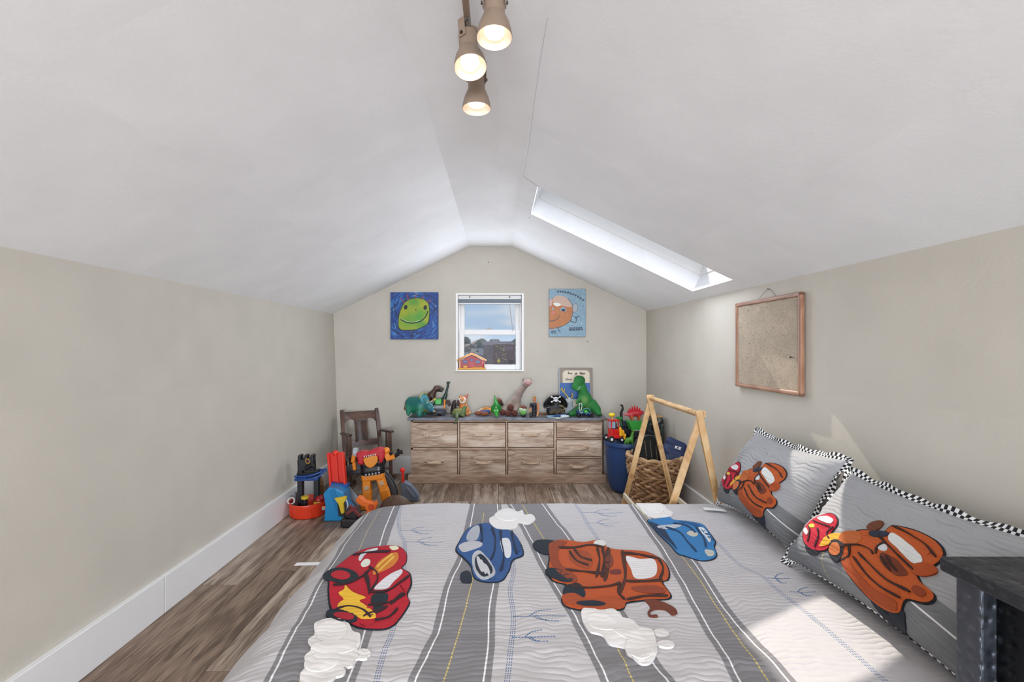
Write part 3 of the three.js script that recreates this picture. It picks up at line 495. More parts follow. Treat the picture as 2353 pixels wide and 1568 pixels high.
// ---------------------------------------------------------------- wicker basket
const BKX = 1.168, BKZ = -3.475;
{
  const t = thing('wicker_basket', 'round brown wicker basket holding dark bags behind the wooden rack', 'basket', [BKX, 0, BKZ]);
  const m = [0, 1, 2].map(i => new THREE.MeshStandardMaterial({ map: woodTex(256, 64, ['#6a4a30', '#74523a', '#5d4029'][i], ['#a27c56', '#ab8660', '#946f4b'][i], ['#cdab82', '#d4b48c', '#bf9a70'][i], 300 + i, { knots: 0, wash: 0.8 }), roughness: 0.7 }));
  const rad = y => 0.150 + 0.040 * sstep(0, 0.40, y), rows = 19, hgt = 0.385;
  for (let k = 0; k < rows; k++) {
    const y = 0.014 + k * (hgt - 0.016) / (rows - 1), R = rad(y), pts = [], N = 84;
    const dip = k > rows - 4 ? 1 : 0;
    for (let i = 0; i < N; i++) { const a = i / N * Math.PI * 2, w = Math.sin(a * 14 + (k % 2) * Math.PI); pts.push([Math.cos(a) * (R + 0.008 * w), y + 0.006 * Math.sin(a * 14 + k * 2.1) + 0.003 * Math.sin(a * 3 + k), Math.sin(a) * (R + 0.008 * w)]); }
    const g = tube(pts, k === rows - 1 ? 0.016 : 0.0138, 168, 7, true), uv = g.attributes.uv; for (let i = 0; i < uv.count; i++) uv.setXY(i, uv.getX(i) * 9 + k * 0.3, uv.getY(i) * 1.5);
    part('woven_strand', g, m[k % 3], t);
  }
  part('lining', lathe([[0.001, 0.006], [0.135, 0.006], [0.142, 0.02], [0.178, 0.36], [0.176, 0.362], [0.138, 0.024], [0.001, 0.012]], 36), mat(0x4a3524, 0.9), t);
}
{ // what stands in the basket
  const t = thing('mesh_hamper', 'black round collapsible mesh hamper stuffed in the wicker basket', 'hamper', [BKX - 0.08, 0.20, BKZ + 0.02], 0.25);
  part('mesh_disc', xf(lathe([[0.001, 0], [0.14, 0], [0.145, 0.01], [0.145, 0.045], [0.14, 0.055], [0.001, 0.055]], 40), [0, 0.20, 0.0], [Math.PI / 2 - 0.2, 0, -0.15], [0.78, 1, 1]), mat(0x0d0d0f, 0.75), t);
  part('wire_rim', xf(new THREE.TorusGeometry(0.146, 0.0035, 8, 48), [0.008, 0.205, 0.064], [-0.2, 0, -0.15], [0.78, 1, 1]), mat(0x5f6064, 0.35, { metalness: 0.6 }), t, 'thin grey wire rim');
  const dots = []; for (let i = -3; i <= 3; i++) for (let j = -8; j <= 8; j++) if ((i / 4) ** 2 + (j / 10) ** 2 < 0.8 && i % 2) dots.push(box(0.005, 0.008, 0.002, [i * 0.022, 0.205 + j * 0.0125, 0.060 - j * 0.0025], [-0.2, 0, 0]));
  part('mesh_dots', merge(dots), mat(0x8a7d55, 0.6), t);
  const c = thing('bundled_bag', 'black crumpled cloth bag filling the wicker basket', 'bag', [BKX + 0.045, 0.13, BKZ - 0.07]);
  part('cloth', blob([[-0.04, 0.02, 0, 0.05, 0.03, 0.03, -0.01, 0.055, 0x131419], [-0.02, 0.10, 0.0, 0.055, 0.03, 0.14, 0.0, 0.055, 0x17181f], [0.02, 0.19, 0.01, 0.05, -0.03, 0.25, 0.0, 0.04, 0x101116]], 0.03, 34), vmat(0.85), c);
  const b = thing('folded_cap_bag', 'navy blue padded bag with white print poking out of the basket', 'bag', [BKX + 0.092, 0.30, BKZ + 0.045], -0.22);
  b.rotation.z = -0.28;
  part('body', blob([[-0.04, 0.02, 0, 0.045, 0.05, 0.02, 0, 0.042, 0x16243f], [-0.05, 0.13, 0.0, 0.045, 0.045, 0.125, 0, 0.045, 0x1b2c52], [-0.048, 0.20, 0.0, 0.03, 0.05, 0.185, -0.005, 0.032, 0x1a2b54], [-0.03, 0.07, 0.03, 0.03, 0.04, 0.07, 0.03, 0.03, 0x1c3050]], 0.03, 40), vmat(0.55), b);
  const k = part('print', extr(shape([[0, 0], [0.007, 0], [0.007, 0.008], [0.014, 0], [0.022, 0], [0.012, 0.011], [0.021, 0.021], [0.013, 0.021], [0.007, 0.014], [0.007, 0.021], [0, 0.021]]), 0.002, 0, [-0.01, 0.165, 0.0435], [-0.12, 0, 0]), mat(0xe8e8ea, 0.6), b, 'white letters');
  k.geometry = merge([k.geometry, extr(shape([[0, 0], [0.018, 0], [0.018, 0.005], [0.007, 0.005], [0.007, 0.008], [0.016, 0.008], [0.016, 0.013], [0.007, 0.013], [0.007, 0.016], [0.018, 0.016], [0.018, 0.021], [0, 0.021]]), 0.002, 0, [0.015, 0.165, 0.0435], [-0.12, 0, 0])]);
}
// ---------------------------------------------------------------- blue storage bin
const BNX = 1.07, BNZ = -3.875, BNY = 0.405;
{
  const t = thing('storage_bin', 'round navy blue plastic tub heaped with toys beside the dresser', 'storage bin', [BNX, 0, BNZ]);
  const blue = mat(0x1f3f6e, 0.42);
  part('tub', lathe([[0.001, 0.001], [0.105, 0.001], [0.125, 0.010], [0.142, 0.035], [0.160, 0.12], [0.176, 0.36], [0.178, 0.395], [0.172, 0.395], [0.154, 0.12], [0.13, 0.03], [0.001, 0.012]], 48), blue, t);
  part('rim', lathe([[0.174, 0.385], [0.186, 0.383], [0.189, 0.392], [0.188, 0.418], [0.183, 0.424], [0.172, 0.422], [0.172, 0.385]], 48), blue, t);
  part('inner_lid', lathe([[0.001, 0.396], [0.172, 0.396], [0.172, 0.404], [0.001, 0.405]], 40), mat(0x1b3459, 0.5), t);
}
// ---------------------------------------------------------------- bed base, nightstand
const BY = 0.40, BZ0 = -2.372, BZ1 = -1.0;
{
  const t = thing('bed', 'low full size bed under the grey road quilt', 'bed', [0.40, 0, (BZ0 + BZ1) / 2]);
  const hz = (BZ1 - BZ0) / 2 - 0.04;
  part('mattress', box(1.90, 0.22, 2 * hz, [0.02, 0.270, 0], [0, 0, 0], 0.05), mat(0xdedbd5, 0.9), t);
  part('platform', box(1.80, 0.11, 2 * hz - 0.08, [0.05, 0.105, 0], [0, 0, 0], 0.006), mat(0x4a3b30, 0.6), t);
  for (const x of [-0.78, 0.88]) for (const z of [-hz + 0.1, hz - 0.1]) part('leg', cyl(0.025, 0.02, 0.05, [x, 0.025, z]), mat(0x3a2d24, 0.6), t);
}
{
  const dent = tex(256, 256, (x, y) => { let v = 0.62; for (let j = -1; j <= 1; j++) for (let i = -1; i <= 1; i++) { const gx = Math.floor(x / 21.33) + i, gy = Math.floor(y / 21.33) + j, hx = ((gx % 12) + 12) % 12, hy = ((gy % 12) + 12) % 12, cx = (gx + 0.25 + 0.5 * hash2(hx, hy, 1)) * 21.33, cy = (gy + 0.25 + 0.5 * hash2(hx, hy, 2)) * 21.33, d = Math.hypot(x - cx, y - cy); v -= 0.55 * Math.exp(-d * d / 22); } v += (fbm(x / 20, y / 20, 6, 3) - 0.5) * 0.35; return [v, v, v]; }, false);
  const rough = tex(256, 256, (x, y) => { const v = 0.38 + 0.5 * fbm(x / 24, y / 24, 9, 4); return [v, v, v]; }, false);
  const top = new THREE.MeshStandardMaterial({ color: 0x3d3f43, roughness: 0.8, metalness: 0.75, bumpMap: dent, bumpScale: 0.006, roughnessMap: rough });
  const frame = new THREE.MeshStandardMaterial({ color: 0x54585f, roughness: 0.75, metalness: 0.8, bumpMap: dent, bumpScale: 0.006, roughnessMap: rough });
  const pan = new THREE.MeshStandardMaterial({ color: 0x1b1d20, roughness: 0.6, metalness: 0.75, bumpMap: dent, bumpScale: 0.008, roughnessMap: rough });
  const X0 = 0.895, X1 = 1.383, zb = -0.940, zf = -0.44, Y = 0.776;
  const t = thing('nightstand', 'black hammered metal nightstand next to the pillow', 'nightstand', [(X0 + X1) / 2, 0, (zb + zf) / 2]);
  const hx = (X1 - X0) / 2, hz = (zf - zb) / 2;
  part('top', metric(box(2 * hx, 0.03, 2 * hz, [0, Y - 0.015, 0], [0, 0, 0], 0.006), 3), top, t);
  for (const x of [-1, 1]) for (const z of [-1, 1]) part('post', metric(box(0.05, Y - 0.03, 0.05, [x * (hx - 0.042), (Y - 0.03) / 2, z * (hz - 0.042)], [0, 0, 0], 0.005), 3), frame, t);
  for (const x of [-1, 1]) part('panel', metric(box(0.012, Y - 0.13, 2 * hz - 0.10, [x * (hx - 0.052), (Y - 0.03) / 2 + 0.03, 0]), 3), pan, t);
  for (const z of [-1, 1]) part('panel', metric(box(2 * hx - 0.10, Y - 0.13, 0.012, [0, (Y - 0.03) / 2 + 0.03, z * (hz - 0.052)]), 3), pan, t);
}
// ---------------------------------------------------------------- quilt
const U0 = -0.83, U1 = 1.405, V0 = 0.93, V1 = 2.62;                   // cloth coordinates: across the bed length, and distance
const quiltRipple = (u, v) => {                                       // puffed channels between the quilting rows
  const w = v + (fbm(u * 6, v * 6, 402, 3) - 0.5) * 0.06 + (noise(u * 26, v * 9, 404) - 0.5) * 0.016 + (noise(u * 60, v * 20, 406) - 0.5) * 0.006;
  const a = Math.abs(Math.sin(Math.PI * w / 0.0195)); return lerp(0.75, a, 0.35 + 0.65 * noise(u * 14, v * 30, 408));
};
const wrinkle = (u, v) => {
  let y = (fbm(u * 3.1 + 4, v * 7 + 2, 410, 3) - 0.5) * 0.016;
  const near = sstep(1.75, 1.1, v) * sstep(1.0, 0.2, u);               // the rumpled part of the cloth
  y += near * (Math.abs(fbm(u * 4 + v * 3, v * 9 - u * 3, 420, 3) - 0.5) * -0.03 + 0.006);
  return y;
};
function quiltPoint(u, v) {
  let x = u, y = BY + wrinkle(u, v), z = -v;
  const t = -0.56 - u;
  if (t > 0) { const R = 0.20, A = 0.82, a = Math.min(t / R, A), L = Math.max(0, t - R * A); x = -0.56 - R * Math.sin(a) - L * Math.cos(A); y += -(R * (1 - Math.cos(a))) - L * Math.sin(A) + 0.010 * Math.sin(v * 23 + 1) * sstep(0, 0.25, t); }
  const e = 2.355 - 0.10 * sstep(-0.35, -0.80, u), s = v - e;
  if (s > 0) { const R = 0.03, A = 1.50, a = Math.min(s / R, A), L = Math.max(0, s - R * A); z = -e - R * Math.sin(a) - L * Math.cos(A); y += -R * (1 - Math.cos(a)) - L * Math.sin(A); }
  const n = 1.02 - v; if (n > 0) { y -= n * 2.2; z = -1.02 + n * 0.25; }
  return new THREE.Vector3(x, y, z);
}
const quiltNormal = (u, v) => { const h = 0.004, a = quiltPoint(u + h, v).sub(quiltPoint(u - h, v)), b = quiltPoint(u, v - h).sub(quiltPoint(u, v + h)); return b.cross(a).normalize(); };
const quv = (u, v) => [(u - U0) / (U1 - U0), (v - V0) / (V1 - V0)];
const q = (px, py) => { const d = (EYE - BY) * F / (py - VY); return [(px - VX) * d / F, d]; };   // a pixel of the photograph on the level top of the bed
const Q = pts => pts.map(p => q(p[0], p[1]));
const CW = 2048, CH = Math.round(2048 * (V1 - V0) / (U1 - U0));
const cc = ([u, v]) => [(u - U0) / (U1 - U0) * CW, (1 - (v - V0) / (V1 - V0)) * CH];
const quiltMap = canvasTex(CW, CH, g => {
  const r = rng(31), fillQ = (pts, c) => { path(g, Q(pts).map(cc)); g.closePath(); g.fillStyle = c; g.fill(); };
  const lineQ = (pts, c, w, dash) => { spline(g, Q(pts).map(cc)); g.strokeStyle = c; g.lineWidth = w; g.setLineDash(dash ?? []); g.lineCap = 'butt'; g.stroke(); g.setLineDash([]); };
  const light = '#bfbcbc', grey = '#807e80';
  g.fillStyle = light; g.fillRect(0, 0, CW, CH);
  const band = (L, R) => fillQ([...L, ...R.slice().reverse()], grey);
  const uv = (u, v) => cc([u, v]);
  // road along the foot of the bed, laid out in cloth coordinates
  path(g, [uv(-0.66, 2.62), uv(-0.665, 1.9), uv(-0.60, 1.4), uv(-0.54, 0.93), uv(-0.33, 0.93), uv(-0.355, 1.3), uv(-0.45, 1.8), uv(-0.50, 2.35), uv(-0.51, 2.62)]); g.closePath(); g.fillStyle = grey; g.fill();
  const ln = (a, c, w, d) => { spline(g, a.map(p => uv(...p))); g.strokeStyle = c; g.lineWidth = w; g.setLineDash(d ?? []); g.stroke(); g.setLineDash([]); };
  ln([[-0.635, 2.62], [-0.638, 1.9], [-0.585, 1.4], [-0.525, 0.93]], '#e9e8e6', 4.5); ln([[-0.535, 2.62], [-0.525, 2.3], [-0.475, 1.8], [-0.378, 1.3], [-0.35, 0.93]], '#e9e8e6', 4.5);
  ln([[-0.59, 2.62], [-0.58, 2.1], [-0.53, 1.6], [-0.46, 0.93]], '#c3b48a', 2.5);
  const L2 = [[1081, 1140], [1081, 1157], [1051, 1280], [1020, 1349], [994, 1449], [937, 1568], [880, 1690]], R2 = [[1150, 1140], [1155, 1200], [1152, 1290], [1147, 1346], [1138, 1406], [1137, 1491], [1128, 1568], [1115, 1690]];
  const L3 = [[1150, 1140], [1165, 1160], [1197, 1214], [1237, 1297], [1274, 1366], [1311, 1423], [1351, 1506], [1380, 1568], [1440, 1690]], R3 = [[1243, 1140], [1253, 1156], [1326, 1249], [1431, 1400], [1480, 1477], [1549, 1568], [1640, 1690]];
  const L4 = [[1430, 1140], [1439, 1153], [1483, 1217], [1523, 1280], [1577, 1377], [1609, 1434], [1649, 1503], [1683, 1568], [1745, 1690]], R4 = [[1450, 1140], [1462, 1153], [1530, 1217], [1600, 1286], [1651, 1363], [1694, 1420], [1780, 1514], [1830, 1568], [1935, 1690]];
  band(L2, R2); band(L3, R3); band(L4, R4); fillQ([[1078, 1138], [1246, 1138], [1253, 1158], [1078, 1160]], grey);
  const off = (P, k) => P.map(p => [p[0] + k * (p[1] - 700) / 800, p[1]]);
  for (const [L, R] of [[L2, R2], [L3, R3], [L4, R4]]) { lineQ(off(L, 16), '#eceae8', 4.2); lineQ(off(R, -16), '#eceae8', 4.2); }
  const mid = (L, R, n) => L.slice(-n).map((p, i) => [(p[0] + R.slice(-n)[i][0]) / 2, (p[1] + R.slice(-n)[i][1]) / 2]);
  lineQ([[1112, 1180], [1095, 1290], [1075, 1380], [1050, 1470], [1020, 1568], [985, 1690]], '#d9c26a', 3.4, [9, 3]); lineQ([[1200, 1160], [1290, 1300], [1420, 1490], [1455, 1568], [1530, 1690]], '#d9c26a', 3.4, [9, 3]); lineQ([[1452, 1153], [1569, 1283], [1650, 1400], [1766, 1568], [1850, 1690]], '#d9c26a', 3.4, [9, 3]);
  // stitched telegraph lines and sprigs
  const st = '#46628c', wire = P => { for (const k of [-5, 0, 5]) lineQ(off(P, k), st, 2.0, [5, 4]); };
  wire([[921, 1140], [920, 1160], [916, 1200], [919, 1225], [930, 1250], [905, 1440], [880, 1510], [866, 1568], [845, 1690]]); wire([[1176, 1260], [1180, 1320], [1172, 1360], [1180, 1418], [1175, 1480], [1165, 1568], [1150, 1690]]);
  wire([[1312, 1140], [1320, 1156], [1337, 1180], [1356, 1212], [1385, 1256]]); wire([[1640, 1240], [1700, 1298], [1757, 1330], [1800, 1370], [1900, 1450], [2040, 1568], [2200, 1690]]);
  const sprig = (x, y, w, s) => { const a = 3.6; lineQ([[x, y], [x + w * 0.5, y + 1 * s], [x + w, y]], st, a, [6, 2]); lineQ([[x + w * 0.3, y], [x + w * 0.45, y - 8 * s], [x + w * 0.7, y - 12 * s]], st, a, [6, 2]); lineQ([[x + w * 0.42, y], [x + w * 0.6, y + 10 * s], [x + w * 0.85, y + 10 * s]], st, a, [6, 2]); lineQ([[x + w * 0.35, y], [x + w * 0.5, y + 8 * s], [x + w * 0.65, y + 9 * s]], st, a, [6, 2]); };
  sprig(921, 1221, 76, 0.7); sprig(932, 1245, 88, 0.8); sprig(1337, 1178, 95, 0.7); sprig(1350, 1200, 72, 0.7); sprig(1180, 1418, 122, 1.2); sprig(1176, 1465, 100, 1.2); sprig(1765, 1330, 50, 1); sprig(1815, 1362, 60, 1);
  // weave: faint slubs over everything
  for (let i = 0; i < 5000; i++) { g.globalAlpha = 0.05 + 0.07 * r(); g.fillStyle = r() < 0.5 ? '#ffffff' : '#6f6a64'; g.fillRect(r() * CW, r() * CH, 2 + r() * 22, 1); } g.globalAlpha = 1;
});
const quiltBump = tex(2048, Math.round(CH), (x, y) => { const u = U0 + x / 2048 * (U1 - U0), v = V0 + y / CH * (V1 - V0); const a = quiltRipple(u, v), b = fbm(u * 45, v * 30, 433, 2), h = 0.22 + 0.45 * Math.pow(a, 0.55) + 0.33 * b; return [h, h, h]; }, false);
const cloth = new THREE.MeshStandardMaterial({ map: quiltMap, bumpMap: quiltBump, bumpScale: 0.0062, roughness: 0.92 });
const dyed = hex => M['dyed' + hex] ??= new THREE.MeshStandardMaterial({ color: hex, bumpMap: quiltBump, bumpScale: 0.004, roughness: 0.9 });
const quilt = thing('quilt', 'grey quilted bedspread with road stripes and car patches', 'quilt');
{
  const nu = 300, nv = 240, P = [], T = [], I = [];
  for (let j = 0; j <= nv; j++) for (let i = 0; i <= nu; i++) { const u = lerp(U0, U1, i / nu), v = lerp(V0, V1, j / nv), p = quiltPoint(u, v); P.push(p.x, p.y, p.z); T.push(...quv(u, v)); }
  for (let j = 0; j < nv; j++) for (let i = 0; i < nu; i++) { const a = j * (nu + 1) + i, b = a + 1, c = a + nu + 1, d = c + 1; I.push(a, b, c, b, d, c); }
  const g = new THREE.BufferGeometry(); g.setAttribute('position', new THREE.Float32BufferAttribute(P, 3)); g.setAttribute('uv', new THREE.Float32BufferAttribute(T, 2)); g.setIndex(I); g.computeVertexNormals();
  part('cloth_top', g, cloth, quilt);
}
const tess = new TessellateModifier(0.03, 5);
function drape(pts, point, normal, uvf, off, smooth = 6) {              // a cut-out laid on a cloth, with a little thickness at its rim
  const sh = shape(pts, smooth), outline = sh.getPoints(); let g = tess.modify(flat(new THREE.ShapeGeometry(sh))); g = g.index ? g.toNonIndexed() : g;
  const src = g.attributes.position, P = [], N = [], T = [];
  for (let i = 0; i < src.count; i++) { const u = src.getX(i), v = src.getY(i), n = normal(u, v), p = point(u, v).addScaledVector(n, off); P.push(p.x, p.y, p.z); N.push(n.x, n.y, n.z); T.push(...uvf(u, v)); }
  for (let i = 0; i < outline.length; i++) {
    const a = outline[i], b = outline[(i + 1) % outline.length], na = normal(a.x, a.y), nb = normal(b.x, b.y), A = point(a.x, a.y), B = point(b.x, b.y), side = B.clone().sub(A).cross(na).normalize();
    const A1 = A.clone().addScaledVector(na, off), B1 = B.clone().addScaledVector(nb, off), A0 = A.clone().addScaledVector(na, -0.002), B0 = B.clone().addScaledVector(nb, -0.002);
    for (const [w, c] of [[A0, a], [B0, b], [B1, b], [A0, a], [B1, b], [A1, a]]) { P.push(w.x, w.y, w.z); N.push(side.x, side.y, side.z); T.push(...uvf(c.x, c.y)); }
  }
  const o = new THREE.BufferGeometry(); o.setAttribute('position', new THREE.Float32BufferAttribute(P, 3)); o.setAttribute('normal', new THREE.Float32BufferAttribute(N, 3)); o.setAttribute('uv', new THREE.Float32BufferAttribute(T, 2)); return o;
}
const grow = (pts, k) => { const c = pts.reduce((s, p) => [s[0] + p[0] / pts.length, s[1] + p[1] / pts.length], [0, 0]); return pts.map(p => { const d = Math.hypot(p[0] - c[0], p[1] - c[1]) || 1; return [p[0] + (p[0] - c[0]) / d * k, p[1] + (p[1] - c[1]) / d * k]; }); };
const patchOn = (parent, point, normal, uvf, scaleMat) => (name, pts, hex, off, label, smooth = 6, into = parent) => part(name, drape(pts, point, normal, uvf, off, smooth), scaleMat(hex), into, label);
const onQuilt = patchOn(quilt, quiltPoint, quiltNormal, quv, dyed);
const ring = (cx, cy, rx, ry, turn = 0, n = 14) => Array.from({ length: n }, (_, i) => { const a = i / n * Math.PI * 2, x = Math.cos(a) * rx, y = Math.sin(a) * ry; return [cx + x * Math.cos(turn) - y * Math.sin(turn), cy + x * Math.sin(turn) + y * Math.cos(turn)]; });
function stitched(pts, hex, label, name = 'car_patch', o = 0.0045) {     // a patch with a dark stitched edge under it
  const body = onQuilt(name, Q(pts), hex, o, label);
  onQuilt('edge_stitching', grow(Q(pts), 0.006), 0x17202c, o - 0.0022, undefined, 6, body);
  return body;
}
const strip = (pts, w) => { const L = [], R = []; pts.forEach((p, i) => { const a = pts[Math.max(0, i - 1)], b = pts[Math.min(pts.length - 1, i + 1)], l = Math.hypot(b[0] - a[0], b[1] - a[1]) || 1, nx = -(b[1] - a[1]) / l * w / 2, ny = (b[0] - a[0]) / l * w / 2; L.push([p[0] + nx, p[1] + ny]); R.push([p[0] - nx, p[1] - ny]); }); return [...L, ...R.reverse()]; };
const sub = (body, name, pts, hex, off = 0.0062, smooth = 6) => onQuilt(name, Q(pts), hex, off, undefined, smooth, body);
{ // plain cars: body, wheels, windows, stripes
  const red = stitched([[762, 1318], [790, 1290], [826, 1268], [870, 1257], [912, 1257], [931, 1270], [932, 1296], [922, 1310], [938, 1322], [943, 1345], [934, 1372], [940, 1386], [926, 1410], [902, 1440], [880, 1448], [845, 1448], [805, 1436], [772, 1418], [760, 1390], [757, 1350]], 0xb01226, 'red car patch with yellow flame shapes');
  sub(red, 'wheel', ring(783, 1327, 41, 19, 0.1), 0x14242b); sub(red, 'hub', ring(783, 1327, 22, 11, 0.1), 0xb51a2a, 0.0078); sub(red, 'wheel', ring(785, 1420, 37, 15, 0.25), 0x14202b); sub(red, 'hub', ring(790, 1421, 24, 9, 0.2), 0xa81526, 0.0078);
  sub(red, 'window', [[858, 1372], [888, 1370], [891, 1384], [884, 1393], [855, 1391]], 0x14252b); sub(red, 'window', [[858, 1398], [884, 1397], [876, 1410], [863, 1412]], 0x14252b); sub(red, 'windscreen', [[860, 1359], [880, 1338], [905, 1322], [922, 1315], [925, 1322], [905, 1342], [888, 1358]], 0xd8d5d8);
  sub(red, 'headlight', [[829, 1299], [840, 1288], [850, 1290], [847, 1302], [835, 1306]], 0xd9dccf); sub(red, 'headlight', [[895, 1259], [910, 1258], [916, 1263], [904, 1267]], 0xe0dfc0);
  sub(red, 'flame', [[778, 1366], [790, 1360], [793, 1350], [806, 1362], [822, 1370], [840, 1378], [826, 1383], [846, 1400], [864, 1424], [838, 1428], [815, 1420], [795, 1408], [776, 1402], [779, 1388], [790, 1380]], 0xe2b431, 0.0062, 3); sub(red, 'flame', [[858, 1326], [866, 1300], [884, 1284], [910, 1272], [916, 1284], [904, 1304], [884, 1316]], 0xcf7a2c, 0.0062, 4);
  sub(red, 'panel_line', [[838, 1318], [845, 1325], [851, 1350], [848, 1372], [843, 1350], [836, 1328]], 0x2a1218); sub(red, 'panel_line', [[835, 1420], [880, 1400], [925, 1368], [926, 1372], [882, 1406], [838, 1426]], 0x3a0f18); sub(red, 'grille_line', [[824, 1288], [838, 1270], [868, 1263], [866, 1267], [842, 1275], [828, 1292]], 0xcdd3d8, 0.0066);
  for (const l of [[[766, 1350], [800, 1346], [832, 1330], [850, 1312]], [[812, 1278], [850, 1272], [896, 1270]], [[852, 1366], [888, 1364], [914, 1348], [940, 1330]], [[846, 1395], [892, 1390], [930, 1372]], [[848, 1306], [862, 1316], [868, 1336], [852, 1362]], [[772, 1404], [800, 1396], [830, 1404], [852, 1424]], [[862, 1430], [890, 1424], [914, 1402]]]) sub(red, 'stitch_line', strip(l, 3.2), 0x2b0f16, 0.0072, 4);
  for (const l of [[[870, 1318], [886, 1302], [906, 1282]], [[866, 1308], [882, 1292], [902, 1276]]]) sub(red, 'stitch_line', strip(l, 3), 0xe0b84a, 0.0076, 4);
  const van = stitched([[1050, 1268], [1058, 1245], [1075, 1218], [1096, 1208], [1120, 1206], [1140, 1216], [1170, 1220], [1186, 1238], [1198, 1262], [1199, 1278], [1178, 1288], [1168, 1316], [1152, 1338], [1120, 1341], [1092, 1332], [1082, 1300], [1064, 1280]], 0x2c5388, 'dark blue van patch with a pale grille');
  sub(van, 'fender', [[1055, 1258], [1080, 1247], [1104, 1250], [1108, 1258], [1086, 1268], [1064, 1272]], 0xb9b9bd); sub(van, 'side_trim', [[1074, 1245], [1080, 1220], [1096, 1210], [1101, 1212], [1097, 1242], [1090, 1246]], 0xa9adb5); sub(van, 'windscreen', [[1152, 1242], [1166, 1240], [1172, 1284], [1164, 1286]], 0xd5d7da);
  sub(van, 'roof', [[1178, 1226], [1190, 1240], [1197, 1266], [1192, 1274], [1180, 1268]], 0x1f4576); sub(van, 'grille', [[1088, 1276], [1100, 1270], [1118, 1284], [1134, 1306], [1136, 1328], [1112, 1338], [1096, 1330], [1086, 1304]], 0xb3b6ba); sub(van, 'grille', [[1094, 1284], [1104, 1278], [1120, 1292], [1130, 1308], [1130, 1324], [1112, 1332], [1100, 1324], [1092, 1302]], 0x1a2230, 0.0078);
  for (const [a, b] of [[1098, 1322], [1106, 1326], [1114, 1328]]) sub(van, 'grille_bar', [[a - 2, 1284 + (a - 1098)], [a + 1, 1284 + (a - 1098)], [a + 12, b], [a + 9, b + 1]], 0xc4c6c9, 0.009); sub(van, 'tyre', [[1060, 1322], [1074, 1316], [1084, 1330], [1082, 1342], [1062, 1341]], 0x1a2433, 0.004);
  for (const l of [[[1104, 1208], [1108, 1236], [1106, 1250]], [[1130, 1214], [1138, 1240], [1136, 1272], [1128, 1290]], [[1150, 1220], [1152, 1250], [1158, 1284], [1150, 1318]], [[1176, 1222], [1180, 1250], [1188, 1278]]]) sub(van, 'stitch_line', strip(l, 3), 0x14233f, 0.0072, 4);
  const tow = stitched([[1236, 1244], [1262, 1250], [1290, 1242], [1340, 1248], [1380, 1243], [1398, 1262], [1440, 1268], [1482, 1272], [1512, 1284], [1534, 1310], [1532, 1338], [1520, 1342], [1540, 1372], [1532, 1378], [1478, 1380], [1440, 1386], [1430, 1400], [1390, 1407], [1330, 1404], [1300, 1396], [1292, 1378], [1310, 1362], [1300, 1346], [1272, 1338], [1262, 1310], [1262, 1275]], 0xb6501f, 'rust orange pickup truck patch with a hook at the back');
  sub(tow, 'tyre', [[1224, 1254], [1240, 1244], [1272, 1246], [1262, 1262], [1258, 1276], [1236, 1270]], 0x17202b, 0.0052); sub(tow, 'bumper', [[1264, 1252], [1284, 1246], [1302, 1248], [1284, 1268], [1290, 1300], [1326, 1330], [1322, 1344], [1296, 1330], [1270, 1304], [1262, 1276]], 0x8d3d1b);
  sub(tow, 'tyre', ring(1285, 1326, 34, 13, 0.35), 0x17202c); sub(tow, 'tyre', [[1300, 1352], [1330, 1346], [1344, 1376], [1318, 1380], [1296, 1372]], 0x16202d); sub(tow, 'fender', [[1292, 1376], [1318, 1370], [1352, 1384], [1400, 1376], [1432, 1384], [1434, 1398], [1396, 1405], [1330, 1402], [1300, 1394]], 0xa5481d, 0.0064); sub(tow, 'wheel', ring(1358, 1394, 34, 6, 0.02), 0x1a222e, 0.008);
  sub(tow, 'windscreen', [[1440, 1284], [1470, 1290], [1500, 1290], [1510, 1312], [1500, 1332], [1462, 1334], [1450, 1312]], 0xdcd9d8); sub(tow, 'headlight', ring(1378, 1252, 14, 8), 0xd8d7d2); sub(tow, 'hood_scoop', [[1392, 1286], [1404, 1280], [1410, 1296], [1400, 1310], [1392, 1304]], 0x7d3a23); sub(tow, 'hood_scoop', [[1402, 1314], [1424, 1312], [1426, 1322], [1404, 1322]], 0x6d2d26); sub(tow, 'bed_panel', [[1450, 1356], [1500, 1352], [1528, 1360], [1526, 1368], [1462, 1364]], 0x8a3b1f);
  sub(tow, 'panel_line', [[1396, 1262], [1400, 1262], [1392, 1340], [1388, 1340]], 0x4a2416); sub(tow, 'panel_line', [[1428, 1270], [1432, 1270], [1440, 1330], [1424, 1372], [1420, 1372], [1434, 1330]], 0x4a2416); sub(tow, 'grille', [[1306, 1282], [1322, 1268], [1350, 1272], [1362, 1296], [1350, 1310], [1322, 1300]], 0x9a4420);
  for (const l of [[[1284, 1262], [1320, 1262], [1360, 1256], [1388, 1262]], [[1300, 1312], [1340, 1316], [1390, 1322]], [[1372, 1262], [1378, 1290], [1370, 1330]], [[1384, 1262], [1388, 1290], [1382, 1330]], [[1434, 1276], [1470, 1280], [1510, 1288]], [[1440, 1340], [1480, 1342], [1522, 1340]], [[1426, 1344], [1420, 1366], [1436, 1382]], [[1310, 1352], [1350, 1356], [1400, 1352], [1426, 1344]], [[1512, 1288], [1524, 1310], [1516, 1338]], [[1440, 1382], [1480, 1374], [1534, 1374]], [[1308, 1270], [1326, 1292], [1352, 1302]], [[1318, 1264], [1336, 1284], [1360, 1292]]]) sub(tow, 'stitch_line', strip(l, 3.2), 0x3a1c14, 0.0074, 4);
